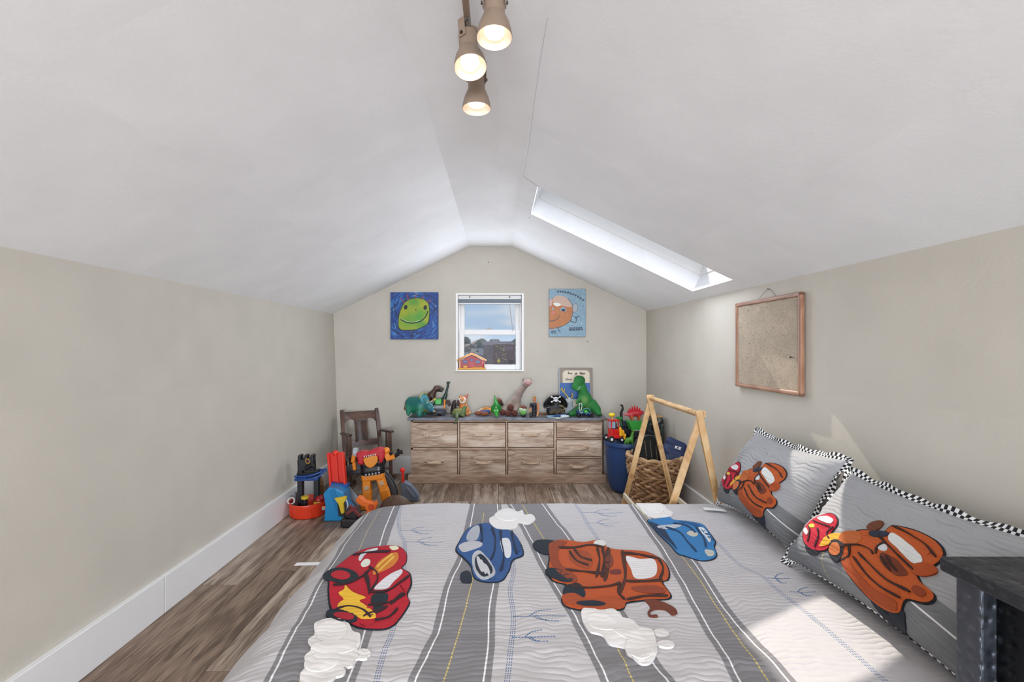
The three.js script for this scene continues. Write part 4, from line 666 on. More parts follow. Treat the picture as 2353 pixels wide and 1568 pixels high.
  const hk = onQuilt('tow_hook_patch', Q([[1478, 1378], [1516, 1384], [1550, 1400], [1556, 1412], [1544, 1416], [1530, 1404], [1500, 1402], [1494, 1408], [1496, 1416], [1508, 1416], [1512, 1420], [1494, 1420], [1488, 1410], [1494, 1398], [1490, 1390]]), 0x6a3320, 0.004, 'brown tow hook patch', 4);
  const blu = stitched([[1490, 1196], [1510, 1194], [1536, 1190], [1548, 1196], [1580, 1200], [1610, 1206], [1626, 1220], [1642, 1246], [1640, 1260], [1646, 1276], [1638, 1286], [1610, 1290], [1576, 1280], [1560, 1276], [1536, 1250], [1510, 1222]], 0x3178b0, 'bright blue sports car patch near the pillows');
  sub(blu, 'side_window', [[1600, 1214], [1614, 1214], [1634, 1242], [1630, 1250], [1618, 1232]], 0xd2d8dc); sub(blu, 'headlight', [[1578, 1228], [1590, 1222], [1604, 1228], [1594, 1236]], 0xc2bfae); sub(blu, 'headlight', [[1620, 1268], [1638, 1270], [1640, 1280], [1628, 1282]], 0xbdbcb0); sub(blu, 'tyre', [[1492, 1200], [1520, 1212], [1540, 1240], [1556, 1268], [1540, 1252], [1512, 1224]], 0x1b2f4c); sub(blu, 'roof_line', [[1560, 1200], [1600, 1206], [1628, 1226], [1640, 1246], [1632, 1244], [1606, 1216]], 0x1f568a); for (const l of [[[1530, 1214], [1560, 1224], [1580, 1250], [1600, 1272]], [[1598, 1212], [1616, 1236], [1622, 1262]], [[1548, 1204], [1576, 1210], [1598, 1226]]]) sub(blu, 'stitch_line', strip(l, 2.6), 0x163a5e, 0.0072, 4);
  sub(blu, 'spoiler', [[1510, 1212], [1550, 1208], [1566, 1210], [1550, 1216], [1516, 1217]], 0xb9bcc0);
}
{ // puffs of smoke
  const puff = (pts, label, extra = []) => { const b = onQuilt('smoke_patch', Q(pts), 0xdfdcd8, 0.006, label); for (const e of extra) onQuilt('smoke_puff', Q(e), 0xe3e0dc, 0.0085, undefined, 6, b); };
  puff([[724, 1440], [748, 1427], [776, 1428], [800, 1438], [812, 1458], [826, 1464], [828, 1486], [820, 1506], [826, 1520], [800, 1532], [784, 1552], [756, 1580], [700, 1582], [690, 1556], [706, 1538], [700, 1516], [716, 1500], [708, 1478], [722, 1464]], 'white smoke patch behind the red car', [ring(762, 1460, 36, 24, -0.2), ring(766, 1497, 52, 17, -0.1), ring(740, 1530, 42, 20, -0.2)]);
  puff(ring(836, 1507, 16, 8, 0.1), 'small white puff patch beside the large smoke', []); puff(ring(798, 1532, 16, 11), 'round white puff patch under the smoke'); puff(ring(777, 1556, 18, 10, -0.2), 'oval white puff patch at the quilt edge'); puff(ring(833, 1518, 12, 5), 'tiny white puff patch'); 
  puff([[1125, 1196], [1140, 1186], [1150, 1174], [1172, 1171], [1190, 1178], [1200, 1174], [1206, 1186], [1220, 1184], [1230, 1196], [1214, 1206], [1192, 1204], [1186, 1214], [1150, 1218], [1128, 1208]], 'white smoke patch above the blue van', [ring(1166, 1190, 30, 12)]);
  puff([[1462, 1158], [1490, 1153], [1520, 1160], [1532, 1172], [1546, 1182], [1540, 1190], [1500, 1191], [1478, 1180], [1470, 1168]], 'white smoke patch above the bright blue car', [ring(1502, 1172, 24, 9, 0.2)]);
  puff([[1336, 1410], [1350, 1401], [1380, 1408], [1410, 1406], [1430, 1422], [1452, 1428], [1470, 1444], [1496, 1452], [1508, 1478], [1510, 1506], [1494, 1530], [1474, 1532], [1450, 1514], [1438, 1492], [1400, 1484], [1384, 1466], [1358, 1458], [1342, 1436]], 'white smoke patch behind the orange truck', [ring(1384, 1436, 38, 18, 0.25), ring(1470, 1496, 34, 26, 0.3), ring(1440, 1458, 40, 14, 0.4)]);
  puff(ring(1520, 1458, 17, 9, 0.1), 'rounded white puff patch beside the truck smoke'); puff(ring(1530, 1488, 20, 9, 0.1), 'drifting white puff patch beside the truck smoke');
}
part('care_tag', xf(new THREE.BoxGeometry(0.11, 0.0015, 0.026), [-0.83, 0.262, -2.0], [0, -0.08, 0.06]), mat(0xe6e6e6, 0.7), quilt, 'white sewn care tag');
part('care_tag', xf(new THREE.BoxGeometry(0.10, 0.0015, 0.03), [1.045, 0.414, -2.24], [0, -0.15, -0.05]), mat(0xe9e9e9, 0.7), quilt, 'white sewn care tag');
// ---------------------------------------------------------------- pillows
const check = canvasTex(256, 64, (g, w, h) => { g.fillStyle = '#ebebe9'; g.fillRect(0, 0, w, h); g.fillStyle = '#15161a'; for (let i = 0; i < 16; i++) for (let j = 0; j < 4; j++) if ((i + j) % 2) g.fillRect(i * 16, j * 16, 16, 16); });
check.wrapS = check.wrapT = THREE.RepeatWrapping;
const pillowBump = tex(1024, 768, (x, y) => { const u = x / 1024 * 0.64, v = y / 768 * 0.48, w = v + (fbm(u * 6, v * 6, 502, 3) - 0.5) * 0.08 + (noise(u * 26, v * 11, 504) - 0.5) * 0.02, a0 = Math.abs(Math.sin(Math.PI * w / 0.020)), a = lerp(0.75, a0, 0.35 + 0.65 * noise(u * 16, v * 34, 508)), h = 0.2 + 0.5 * Math.pow(a, 0.55) + 0.3 * fbm(u * 40, v * 30, 505, 2); return [h, h, h]; }, false);
const shamMap = canvasTex(1024, 768, (g, w, h) => {
  g.fillStyle = '#a3a4a6'; g.fillRect(0, 0, w, h);
  path(g, [[0, 520], [300, 535], [620, 500], [1024, 540], [1024, 768], [0, 768]]); g.fillStyle = '#77797c'; g.fill();
  g.strokeStyle = '#e9e9e9'; g.lineWidth = 9; spline(g, [[560, 560], [720, 596], [1024, 640]]); g.stroke();
  g.strokeStyle = '#d3bb62'; g.lineWidth = 4; g.setLineDash([14, 5]); spline(g, [[330, 560], [335, 640], [350, 768]]); g.stroke(); g.setLineDash([]);
  const r = rng(8); for (let i = 0; i < 3000; i++) { g.globalAlpha = 0.05 + 0.06 * r(); g.fillStyle = r() < 0.5 ? '#ffffff' : '#4a4a4c'; g.fillRect(r() * w, r() * h, 2 + r() * 14, 1); } g.globalAlpha = 1;
});
const sham = new THREE.MeshStandardMaterial({ map: shamMap, bumpMap: pillowBump, bumpScale: 0.008, roughness: 0.9 });
const dyedSham = hex => M['sham' + hex] ??= new THREE.MeshStandardMaterial({ color: hex, bumpMap: pillowBump, bumpScale: 0.005, roughness: 0.9 });
function pillow(label, W, H, T, place, seed, drop = 0) {
  const t = thing('pillow', label, 'pillow', [0, 0, 0], 0, 'quilted pillows leaning on the wall');
  const edge = (a, b) => { const k = 1 - 0.055 * (1 - b * b) ** 1; return k; };
  const raw = (u, v, side) => {                                         // u along the width, v up, both -1..1
    const x = u * W / 2 * (1 - 0.07 * (1 - u * u * u * u) * 0 - 0.05 * (1 - v * v)), y = v * H / 2 * (1 - 0.11 * (1 - u * u));
    const f = Math.pow(Math.max(0, 1 - u * u * u * u), 0.55) * Math.pow(Math.max(0, 1 - v * v * v * v), 0.55);
    const z = side * (T / 2 * f * (1 - 0.22 * v) + (fbm(u * 2.2 + seed, v * 3.4 + seed, 510 + seed, 3) - 0.5) * 0.022 * Math.min(1, f * 2));
    return new THREE.Vector3(x, y, z);
  };
  const point = (u, v) => place(raw(u, v, 1), u, v), back = (u, v) => place(raw(u, v, -1), u, v);
  const normal = (u, v) => { const h = 0.01, a = point(Math.min(1, u + h), v).sub(point(Math.max(-1, u - h), v)), b = point(u, Math.min(1, v + h)).sub(point(u, Math.max(-1, v - h))); return a.cross(b).normalize(); };
  const uvf = (u, v) => [(u + 1) / 2, (v + 1) / 2], n = 64, m = 48;
  const skin = (fn, flip) => { const P = [], TX = [], I = []; for (let j = 0; j <= m; j++) for (let i = 0; i <= n; i++) { const u = Math.sin((i / n - 0.5) * Math.PI), v = Math.sin((j / m - 0.5) * Math.PI), p = fn(u, v); P.push(p.x, p.y, p.z); TX.push(...uvf(u, v)); } for (let j = 0; j < m; j++) for (let i = 0; i < n; i++) { const a = j * (n + 1) + i, b = a + 1, c = a + n + 1, d = c + 1; flip ? I.push(a, c, b, b, c, d) : I.push(a, b, c, b, d, c); } const g = new THREE.BufferGeometry(); g.setAttribute('position', new THREE.Float32BufferAttribute(P, 3)); g.setAttribute('uv', new THREE.Float32BufferAttribute(TX, 2)); g.setIndex(I); g.computeVertexNormals(); return g; };
  part('front_cover', skin(point, false), sham, t); part('back_cover', skin(back, true), mat(0x8d8e91, 0.9), t);
  // checkered flange round the seam
  const loop = []; const S = 40; for (let i = 0; i < S; i++) loop.push([lerp(-1, 1, i / S), 1]); for (let i = 0; i < S; i++) loop.push([1, lerp(1, -1, i / S)]); for (let i = 0; i < S; i++) loop.push([lerp(1, -1, i / S), -1]); for (let i = 0; i < S; i++) loop.push([-1, lerp(-1, 1, i / S)]);
  const P = [], TX = [], I = []; loop.push(loop[0]); let len = 0, last;
  loop.forEach(([u, v], i) => { const e = raw(u, v, 0), k = v === -1 && Math.abs(u) < 0.93 ? 0.004 : 0.022 + 0.004 * Math.sin(i * 0.9), w = 0.010 * Math.sin(i * 0.55 + seed); const ou = place(new THREE.Vector3(e.x + (Math.abs(u) === 1 ? Math.sign(u) * k : 0), e.y + (Math.abs(v) === 1 ? Math.sign(v) * k : 0), e.z + w), u, v), inn = place(new THREE.Vector3(e.x * 0.985, e.y * 0.985, e.z + 0.001), u, v); if (last) len += ou.distanceTo(last); last = ou; for (const [p, q2] of [[inn, 0], [ou, 1]]) { P.push(p.x, p.y, p.z); TX.push(len / 0.16, q2 * 0.5); } if (i) { const a = 2 * i; I.push(a - 2, a - 1, a, a - 1, a + 1, a); } });
  const fl = new THREE.BufferGeometry(); fl.setAttribute('position', new THREE.Float32BufferAttribute(P, 3)); fl.setAttribute('uv', new THREE.Float32BufferAttribute(TX, 2)); fl.setIndex(I); fl.computeVertexNormals();
  part('checkered_flange', fl, new THREE.MeshStandardMaterial({ map: check, roughness: 0.85, side: THREE.DoubleSide }), t, 'black and white checkered edging');
  const on = patchOn(t, point, normal, uvf, dyedSham);
  const K = pts => pts.map(p => [p[0] / 50 - 1, 1 - (p[1] + drop) / 37.5]);       // drawn on a 100 by 75 sheet
  const put = (name, pts, hex, label, off, into, sm = 5) => on(name, K(pts), hex, off, label, sm, into);
  const red = put('car_patch', [[11, 44], [14, 36], [20, 32], [26, 33], [30, 37], [31, 46], [34, 48], [33, 57], [26, 60], [20, 59], [13, 54]], 0xb4162f, 'small red car patch', 0.004, t);
  put('edge_stitching', grow([[11, 44], [14, 36], [20, 32], [26, 33], [30, 37], [31, 46], [34, 48], [33, 57], [26, 60], [20, 59], [13, 54]], 0.8), 0x1c1a22, undefined, 0.0022, red); put('windscreen', [[15, 39], [20, 35], [27, 36], [27, 39], [20, 40]], 0xd9d6d8, undefined, 0.0058, red); put('flame', [[31, 46], [36, 42], [38, 45], [34, 52], [30, 56]], 0xd9a433, undefined, 0.0062, red); put('tyre', [[20, 58], [26, 59], [31, 57], [29, 63], [23, 63]], 0x1a1d26, undefined, 0.0032, red); put('headlight', ring(16.5, 46, 2.6, 1.6), 0xe0c24a, undefined, 0.0058, red); put('grille', [[13, 49], [18, 51], [17, 53], [13, 51]], 0xe0dedd, undefined, 0.0058, red);
  const bodyPts = [[38, 44], [41, 36], [46, 31], [52, 30], [54, 22], [62, 19], [72, 20], [78, 25], [78, 34], [75, 40], [78, 44], [84, 46], [84, 52], [78, 56], [76, 64], [66, 67], [54, 64], [45, 58], [40, 52]];
  const tr = put('truck_patch', bodyPts, 0xb8541f, 'rust orange truck patch', 0.0045, t); put('edge_stitching', grow(bodyPts, 0.9), 0x191c24, undefined, 0.0026, tr);
  put('windscreen', [[56, 26], [62, 27], [70, 30], [75, 34], [73, 37], [64, 34], [57, 31]], 0xd9dbd8, undefined, 0.0062, tr); put('window', [[47, 32], [52, 28], [55, 27], [55, 30], [49, 34]], 0x2a2e3e, undefined, 0.0062, tr); put('headlight', ring(57, 37, 2.6, 2.4), 0xcfd3d6, undefined, 0.0062, tr); put('grille', [[58, 40], [66, 40], [73, 44], [70, 48], [62, 46]], 0x6f3218, undefined, 0.0062, tr);
  put('bumper', [[44, 52], [52, 57], [64, 61], [75, 60], [75, 64], [64, 66], [52, 63], [44, 57]], 0x9a4319, undefined, 0.0066, tr); put('headlight', ring(80, 49, 2.6, 2.4), 0x8a3a18, undefined, 0.0066, tr); put('tyre', [[62, 66], [70, 68], [78, 62], [78, 68], [70, 72], [63, 70]], 0x1a212c, undefined, 0.0034, tr); put('tyre', [[35, 48], [40, 46], [43, 54], [42, 60], [37, 58]], 0x1d222b, undefined, 0.0066, tr); put('fender', ring(38.5, 53, 3, 4), 0xbd6a3a, undefined, 0.0082, tr);
  for (const l of [[[40, 50], [46, 44], [52, 42], [56, 44]], [[52, 31], [58, 34], [66, 37], [74, 40]], [[57, 33], [55, 38], [57, 43]], [[50, 47], [58, 50], [68, 53], [78, 52]], [[48, 51], [58, 56], [68, 58], [76, 57]], [[61, 41], [69, 46]], [[60, 43], [67, 47.5]], [[54, 22], [62, 22], [70, 24], [77, 28]], [[44, 46], [46, 52], [44, 57]]]) put('stitch_line', strip(l, 0.75), 0x35190f, undefined, 0.0078, tr, 3);
  for (const l of [[[14, 42], [20, 42], [28, 41]], [[22, 46], [26, 50], [27, 58]], [[14, 47], [19, 50], [21, 57]], [[30, 40], [29, 46], [33, 49]]]) put('stitch_line', strip(l, 0.6), 0x3a0d16, undefined, 0.0068, red, 3);
  put('mirror', [[74, 36], [79, 33], [81, 36], [78, 41], [74, 42]], 0xa8491c, undefined, 0.0064, tr); put('fender', [[36, 40], [42, 35], [46, 38], [44, 46], [38, 47]], 0xb5602c, undefined, 0.0066, tr); put('tow_hook', [[44, 30], [46, 23], [49, 22], [50, 27], [48, 31]], 0x6a3a22, undefined, 0.005, tr);
  return t;
}
// u runs from the far end of the bed towards the camera; the pillow leans with its top on the wall
const leaning = (z0, z1, xb, xt, yb, yt, twist = 0) => { const A = new THREE.Vector3(), zc = (z0 + z1) / 2, tilt = Math.atan2(xt - xb, yt - yb); return (p, u, v) => { const yaw = twist, x = p.x, up = p.y, out = p.z; const cx = (xb + xt) / 2, cy = (yb + yt) / 2; const X = cx + up * Math.sin(tilt) - out * Math.cos(tilt), Y = cy + up * Math.cos(tilt) + out * Math.sin(tilt); const dz = x; return new THREE.Vector3(X + dz * Math.sin(yaw), Y, zc + dz * Math.cos(yaw)); }; };
pillow('grey pillow with car patches leaning on the wall beyond the other pillow', 0.60, 0.40, 0.17, leaning(-2.335, -1.735, 1.115, 1.298, 0.44, 0.76), 1, 3);
pillow('grey pillow with car patches leaning beside the black nightstand', 0.66, 0.39, 0.18, leaning(-1.685, -1.045, 1.07, 1.295, 0.437, 0.727, 0.02), 2, 4);
// ---------------------------------------------------------------- toys on the dresser
const onTop = (px, d, y = 0) => [(px - VX) * d / F, TOPY + 0.0005 + y, -d];
const eyes = (t, pts, r = 0.004, hex = 0x111111) => pts.forEach(p => part('eye', ball(r, p, [1, 1, 1], [0, 0, 0], 10), mat(hex, 0.2), t));
const legs4 = (x0, x1, w, h, r0, r1, c) => [[x0, w], [x0, -w], [x1, w], [x1, -w]].map(([x, z]) => [x, h, z * 0.7, r0, x + 0.004, r1 * 1.05, z, r1, c]);
{ // three-horned dinosaur
  const t = thing('toy_dinosaur', 'teal three horned toy dinosaur with a yellow edged frill on the dresser', 'toy dinosaur', onTop(962, 4.155, 0.004), -0.42), T = 0x1a6a66, O = 0x7d7130, Y = 0xb98d3c;
  part('body', blob([[-0.075, 0.115, 0, 0.055, 0.02, 0.115, 0, 0.060, T], [-0.07, 0.085, 0, 0.05, 0.02, 0.085, 0, 0.052, 0x2f8a68], [-0.11, 0.10, 0, 0.035, -0.15, 0.055, -0.01, 0.016, 0xa46a3a], ...legs4(-0.085, 0.035, 0.042, 0.075, 0.034, 0.018, 0x2d7f63), [0.035, 0.03, 0.045, 0.02, 0.035, 0.018, 0.045, 0.018, T], [0.06, 0.12, 0, 0.042, 0.115, 0.085, 0, 0.034, T], [0.115, 0.085, 0, 0.032, 0.155, 0.052, 0, 0.014, 0x2a6f86], [0.06, 0.07, 0, 0.03, 0.1, 0.065, 0, 0.026, O]], 0.02, 48), vmat(0.45), t);
  const fr = shape([[0.0, -0.062], [0.045, -0.058], [0.072, -0.030], [0.076, 0.0], [0.072, 0.030], [0.045, 0.058], [0, 0.062], [-0.012, 0.03], [-0.012, -0.03]], 6);
  const bend = g => xf(g, [0.055, 0.125, 0], [0, 0, 0]); const f = part('frill', xf(extr(fr, 0.006, 0.003), [0.062, 0.128, 0], [Math.PI / 2, 0, 0]).rotateZ(0).applyMatrix4(new THREE.Matrix4().makeTranslation(0, 0, 0)), mat(0x24798a, 0.45), t, 'blue frill');
  f.geometry.applyMatrix4(new THREE.Matrix4().makeTranslation(-0.062, -0.128, 0)).applyMatrix4(new THREE.Matrix4().makeRotationZ(2.0)).applyMatrix4(new THREE.Matrix4().makeTranslation(0.068, 0.130, 0));
  part('frill_edge', xf(new THREE.TorusGeometry(0.058, 0.0045, 8, 30, Math.PI), [0.052, 0.160, 0], [0, Math.PI / 2, 0], [1, 0.8, 1]), mat(0xb7b545, 0.5), f, 'yellow edge');
  part('horn', merge([-1, 1].map(s => rod([0.098, 0.118, s * 0.02], [0.135, 0.150, s * 0.034], 0.008, 0.001))), mat(0xd9cfa8, 0.4), t); part('horn', rod([0.145, 0.07, 0], [0.165, 0.092, 0], 0.007, 0.001), mat(0xd9cfa8, 0.4), t);
  part('beak', ball(0.014, [0.158, 0.05, 0], [1.2, 0.8, 0.8]), mat(Y, 0.4), t); eyes(t, [[0.112, 0.098, 0.031], [0.112, 0.098, -0.031]]);
}
{ // brown two-legged dinosaur
  const t = thing('toy_dinosaur', 'dark brown toy dinosaur with an open jaw behind the teal one', 'toy dinosaur', onTop(990, 4.315), -0.1), B = 0x4b2f26, D = 0x2f211d;
  part('body', blob([[-0.045, 0.135, 0, 0.038, 0.01, 0.175, 0, 0.036, B], [0.01, 0.18, 0, 0.03, 0.045, 0.228, 0, 0.022, B], [0.05, 0.240, 0, 0.024, 0.075, 0.242, 0, 0.020, 0x5a3d33], [0.078, 0.240, 0, 0.018, 0.112, 0.232, 0, 0.012, D], [0.055, 0.222, 0, 0.012, 0.105, 0.208, 0, 0.007, D], [-0.06, 0.125, 0, 0.03, -0.15, 0.09, 0, 0.008, D], [-0.035, 0.12, 0.024, 0.03, -0.01, 0.06, 0.026, 0.016, B], [-0.01, 0.06, 0.026, 0.014, -0.025, 0.012, 0.026, 0.011, D], [-0.025, 0.011, 0.026, 0.010, 0.015, 0.009, 0.028, 0.007, D], [-0.035, 0.12, -0.024, 0.03, -0.01, 0.06, -0.026, 0.016, B], [-0.01, 0.06, -0.026, 0.014, -0.025, 0.012, -0.026, 0.011, D], [-0.025, 0.011, -0.026, 0.010, 0.015, 0.009, -0.028, 0.007, D], [0.02, 0.155, 0.028, 0.010, 0.045, 0.135, 0.034, 0.005, D]], 0.012, 52), vmat(0.4), t);
  eyes(t, [[0.07, 0.252, 0.018]], 0.004, 0xb98f3a); part('teeth', merge([0, 1, 2, 3].map(i => cyl(0.0026, 0.0003, 0.007, [0.082 + i * 0.008, 0.224, 0.010], [0, 0, 0], 6))), mat(0xe3dcc4, 0.4), t);
}
{ // long-necked dinosaur
  const t = thing('toy_dinosaur', 'black green long necked toy dinosaur stretching straight up', 'toy dinosaur', onTop(1017, 4.325), 0), D = 0x16302f, E = 0x1d3d3a;
  part('body', blob([[-0.05, 0.085, 0, 0.034, 0.0, 0.10, 0, 0.036, D], ...legs4(-0.045, 0.0, 0.028, 0.07, 0.022, 0.013, D), [0.005, 0.12, 0, 0.028, 0.028, 0.170, 0, 0.016, E], [0.028, 0.170, 0, 0.015, 0.050, 0.262, 0, 0.008, E], [0.050, 0.262, 0, 0.009, 0.050, 0.288, 0, 0.008, D], [0.048, 0.290, 0, 0.010, 0.066, 0.293, 0, 0.007, D], [-0.06, 0.08, 0, 0.022, -0.09, 0.05, -0.03, 0.006, D]], 0.014, 52), vmat(0.35), t);
  eyes(t, [[0.052, 0.297, 0.008]], 0.0025, 0xc9b070);
}
{ // bulky toy vehicle
  const t = thing('toy_vehicle', 'toy rescue vehicle with green cab, grey middle and navy base', 'toy vehicle', onTop(1010, 4.205), 0.12);
  part('base', merge([box(0.115, 0.038, 0.075, [0, 0.032, 0], [0, 0, 0], 0.012), box(0.10, 0.02, 0.07, [0, 0.055, 0], [0, 0, 0], 0.006)]), mat(0x151c30, 0.4), t);
  for (const [x, z] of [[-0.035, 1], [0.035, 1], [-0.035, -1], [0.035, -1]]) part('wheel', cyl(0.019, 0.019, 0.014, [x, 0.019, z * 0.034], [Math.PI / 2, 0, 0]), mat(0x101318, 0.6), t);
  part('body', box(0.088, 0.034, 0.06, [-0.008, 0.080, 0], [0, 0, 0], 0.006), mat(0x7e8a88, 0.4), t); part('cab', box(0.062, 0.052, 0.056, [-0.012, 0.123, 0], [0, 0, 0], 0.012), mat(0x37a83c, 0.35), t); part('cab_rim', box(0.07, 0.012, 0.064, [-0.012, 0.100, 0], [0, 0, 0], 0.004), mat(0x1b2226, 0.4), t);
  part('ladder', box(0.016, 0.085, 0.03, [0.045, 0.105, 0.012], [0, 0, -0.06], 0.005), mat(0xe0801f, 0.4), t); part('beacon', ball(0.011, [-0.045, 0.148, 0.02]), mat(0xd9c23a, 0.35), t);
}
{ // orange creature and olive dinosaur
  const t = thing('toy_fox', 'orange toy fox with a white muzzle and pink ears', 'toy animal', onTop(1064, 4.215), -0.1), O = 0xc97a40;
  part('body', blob([[0, 0.045, 0, 0.042, 0.0, 0.09, 0, 0.034, O], [0, 0.135, 0.005, 0.036, 0.0, 0.138, 0.01, 0.036, 0xd08a54], [0.02, 0.04, 0.02, 0.024, 0.045, 0.012, 0.03, 0.012, O], [-0.02, 0.04, 0.02, 0.024, -0.03, 0.012, 0.035, 0.012, O], [0.035, 0.05, -0.01, 0.018, 0.062, 0.02, 0, 0.012, 0xd9a06a], [0.03, 0.085, 0.01, 0.014, 0.055, 0.05, 0.02, 0.009, O]], 0.016, 40), vmat(0.5), t);
  part('muzzle', merge([ball(0.026, [0, 0.132, 0.030], [1.1, 0.8, 0.6]), ball(0.014, [-0.018, 0.146, 0.031], [1.1, 1.2, 0.5]), ball(0.014, [0.018, 0.146, 0.031], [1.1, 1.2, 0.5])]), mat(0xe8e4dc, 0.5), t); part('nose', ball(0.006, [0, 0.134, 0.047], [1.3, 0.8, 0.8]), mat(0x1b1614, 0.3), t); eyes(t, [[-0.014, 0.150, 0.040], [0.014, 0.150, 0.040]], 0.0035);
  part('ear', rod([0.022, 0.16, 0], [0.046, 0.192, -0.004], 0.016, 0.006), mat(0xc77262, 0.5), t); part('ear', rod([-0.022, 0.158, 0], [-0.032, 0.182, 0], 0.013, 0.008), mat(0xc98a5e, 0.5), t);
  const d = thing('toy_dinosaur', 'olive green toy dinosaur with its tail hanging over the dresser edge', 'toy dinosaur', onTop(1052, 4.125), 0), G = 0x5c6b3c;
  part('body', blob([[-0.03, 0.035, 0, 0.026, 0.045, 0.038, 0, 0.030, G], [0.045, 0.05, 0, 0.026, 0.066, 0.085, -0.005, 0.014, 0x55743e], [-0.02, 0.062, 0.005, 0.012, 0.02, 0.058, 0.01, 0.014, 0x8a8a4a], [-0.01, 0.025, 0.02, 0.022, -0.004, 0.018, 0.058, 0.015, G], [-0.004, 0.018, 0.058, 0.014, 0.0, 0.006, 0.088, 0.010, 0x5a6a44], [0.0, 0.006, 0.088, 0.010, -0.010, -0.042, 0.090, 0.007, 0x5a6a44], [-0.010, -0.042, 0.090, 0.006, -0.028, -0.047, 0.091, 0.003, 0x4d5c3d], [0.04, 0.02, 0.02, 0.016, 0.055, 0.010, 0.03, 0.009, G]], 0.014, 52), vmat(0.45), d);
  const w = thing('toy_bat', 'dark brown winged toy lying beside the orange fox', 'toy animal', onTop(1042, 4.31), 0.2);
  part('body', blob([[0, 0.03, 0, 0.028, 0.005, 0.08, 0, 0.022, 0x2b1f1c], [0.005, 0.11, 0.002, 0.016, 0.012, 0.118, 0.006, 0.012, 0x3a2724], [-0.01, 0.02, 0.01, 0.018, -0.02, 0.012, 0.03, 0.011, 0x231a18]], 0.012, 30), vmat(0.5), w);
  for (const [x, a] of [[-0.03, 0.5], [0.036, -0.45]]) part('wing', xf(extr(shape([[-0.016, 0], [0.016, 0.0], [0.02, 0.05], [0.0, 0.06], [-0.02, 0.05]]), 0.008, 0.003), [x, 0.075, -0.004], [0, 0, a]), mat(0x3d2626, 0.5), w);
}
{ // rag doll lying down
  const t = thing('rag_doll', 'rag doll in orange shirt and blue trousers lying on the dresser', 'doll', onTop(1122, 4.245), 0);
  part('body', blob([[0.02, 0.04, 0, 0.026, -0.03, 0.045, 0.0, 0.022, 0xc98a33], [-0.02, 0.062, 0.01, 0.012, -0.062, 0.052, 0.015, 0.010, 0xc8802f], [-0.062, 0.052, 0.015, 0.010, -0.095, 0.038, 0.015, 0.008, 0xd9cdb8], [0.05, 0.055, 0.0, 0.024, 0.09, 0.085, 0.0, 0.030, 0xd8b9a0], [0, 0.03, 0.03, 0.018, -0.05, 0.03, 0.045, 0.017, 0x244a86], [-0.05, 0.026, 0.045, 0.017, -0.075, 0.022, 0.050, 0.016, 0x8a4a2c]], 0.014, 40), vmat(0.8), t);
  for (const [x, z] of [[-0.088, 0.055], [-0.03, 0.085]]) part('boot', merge([ball(0.022, [x, 0.022, z], [1.7, 0.9, 0.8], [0, 0, 0.05])]), mat(0x7d452b, 0.6), t);
  part('hair', ball(0.036, [0.100, 0.108, -0.006], [1.25, 0.7, 0.95], [0, 0, -0.5]), mat(0x3a2119, 0.8), t); part('hat', merge([ball(0.03, [0.098, 0.132, -0.008], [1.1, 0.6, 1.1], [0, 0, -0.3]), ball(0.012, [0.065, 0.142, 0], [1, 1, 1])]), mat(0x6a3b26, 0.8), t); eyes(t, [[0.094, 0.088, 0.029]], 0.004);
}
{ // bright green upright toy
  const t = thing('toy_pterosaur', 'bright green plastic toy pterosaur standing upright', 'toy dinosaur', onTop(1140, 4.115), 0), G = 0x248030, L = 0x43a840;
  part('body', blob([[0, 0.06, 0, 0.034, 0, 0.095, 0, 0.032, G], [0, 0.125, 0, 0.02, -0.006, 0.150, 0, 0.012, 0x3a9c46], [-0.006, 0.150, 0, 0.011, -0.014, 0.196, -0.004, 0.003, 0x4d9d4f], [0, 0.05, 0.018, 0.022, 0.004, 0.016, 0.026, 0.014, L], [-0.03, 0.085, 0, 0.015, -0.036, 0.05, 0.0, 0.010, G], [0.03, 0.09, 0, 0.015, 0.04, 0.075, 0.0, 0.010, G]], 0.016, 44), vmat(0.25), t);
  part('eye', merge([ball(0.006, [-0.011, 0.063, 0.034]), ball(0.006, [0.013, 0.063, 0.034])]), mat(0xdfe6d5, 0.3), t);
}
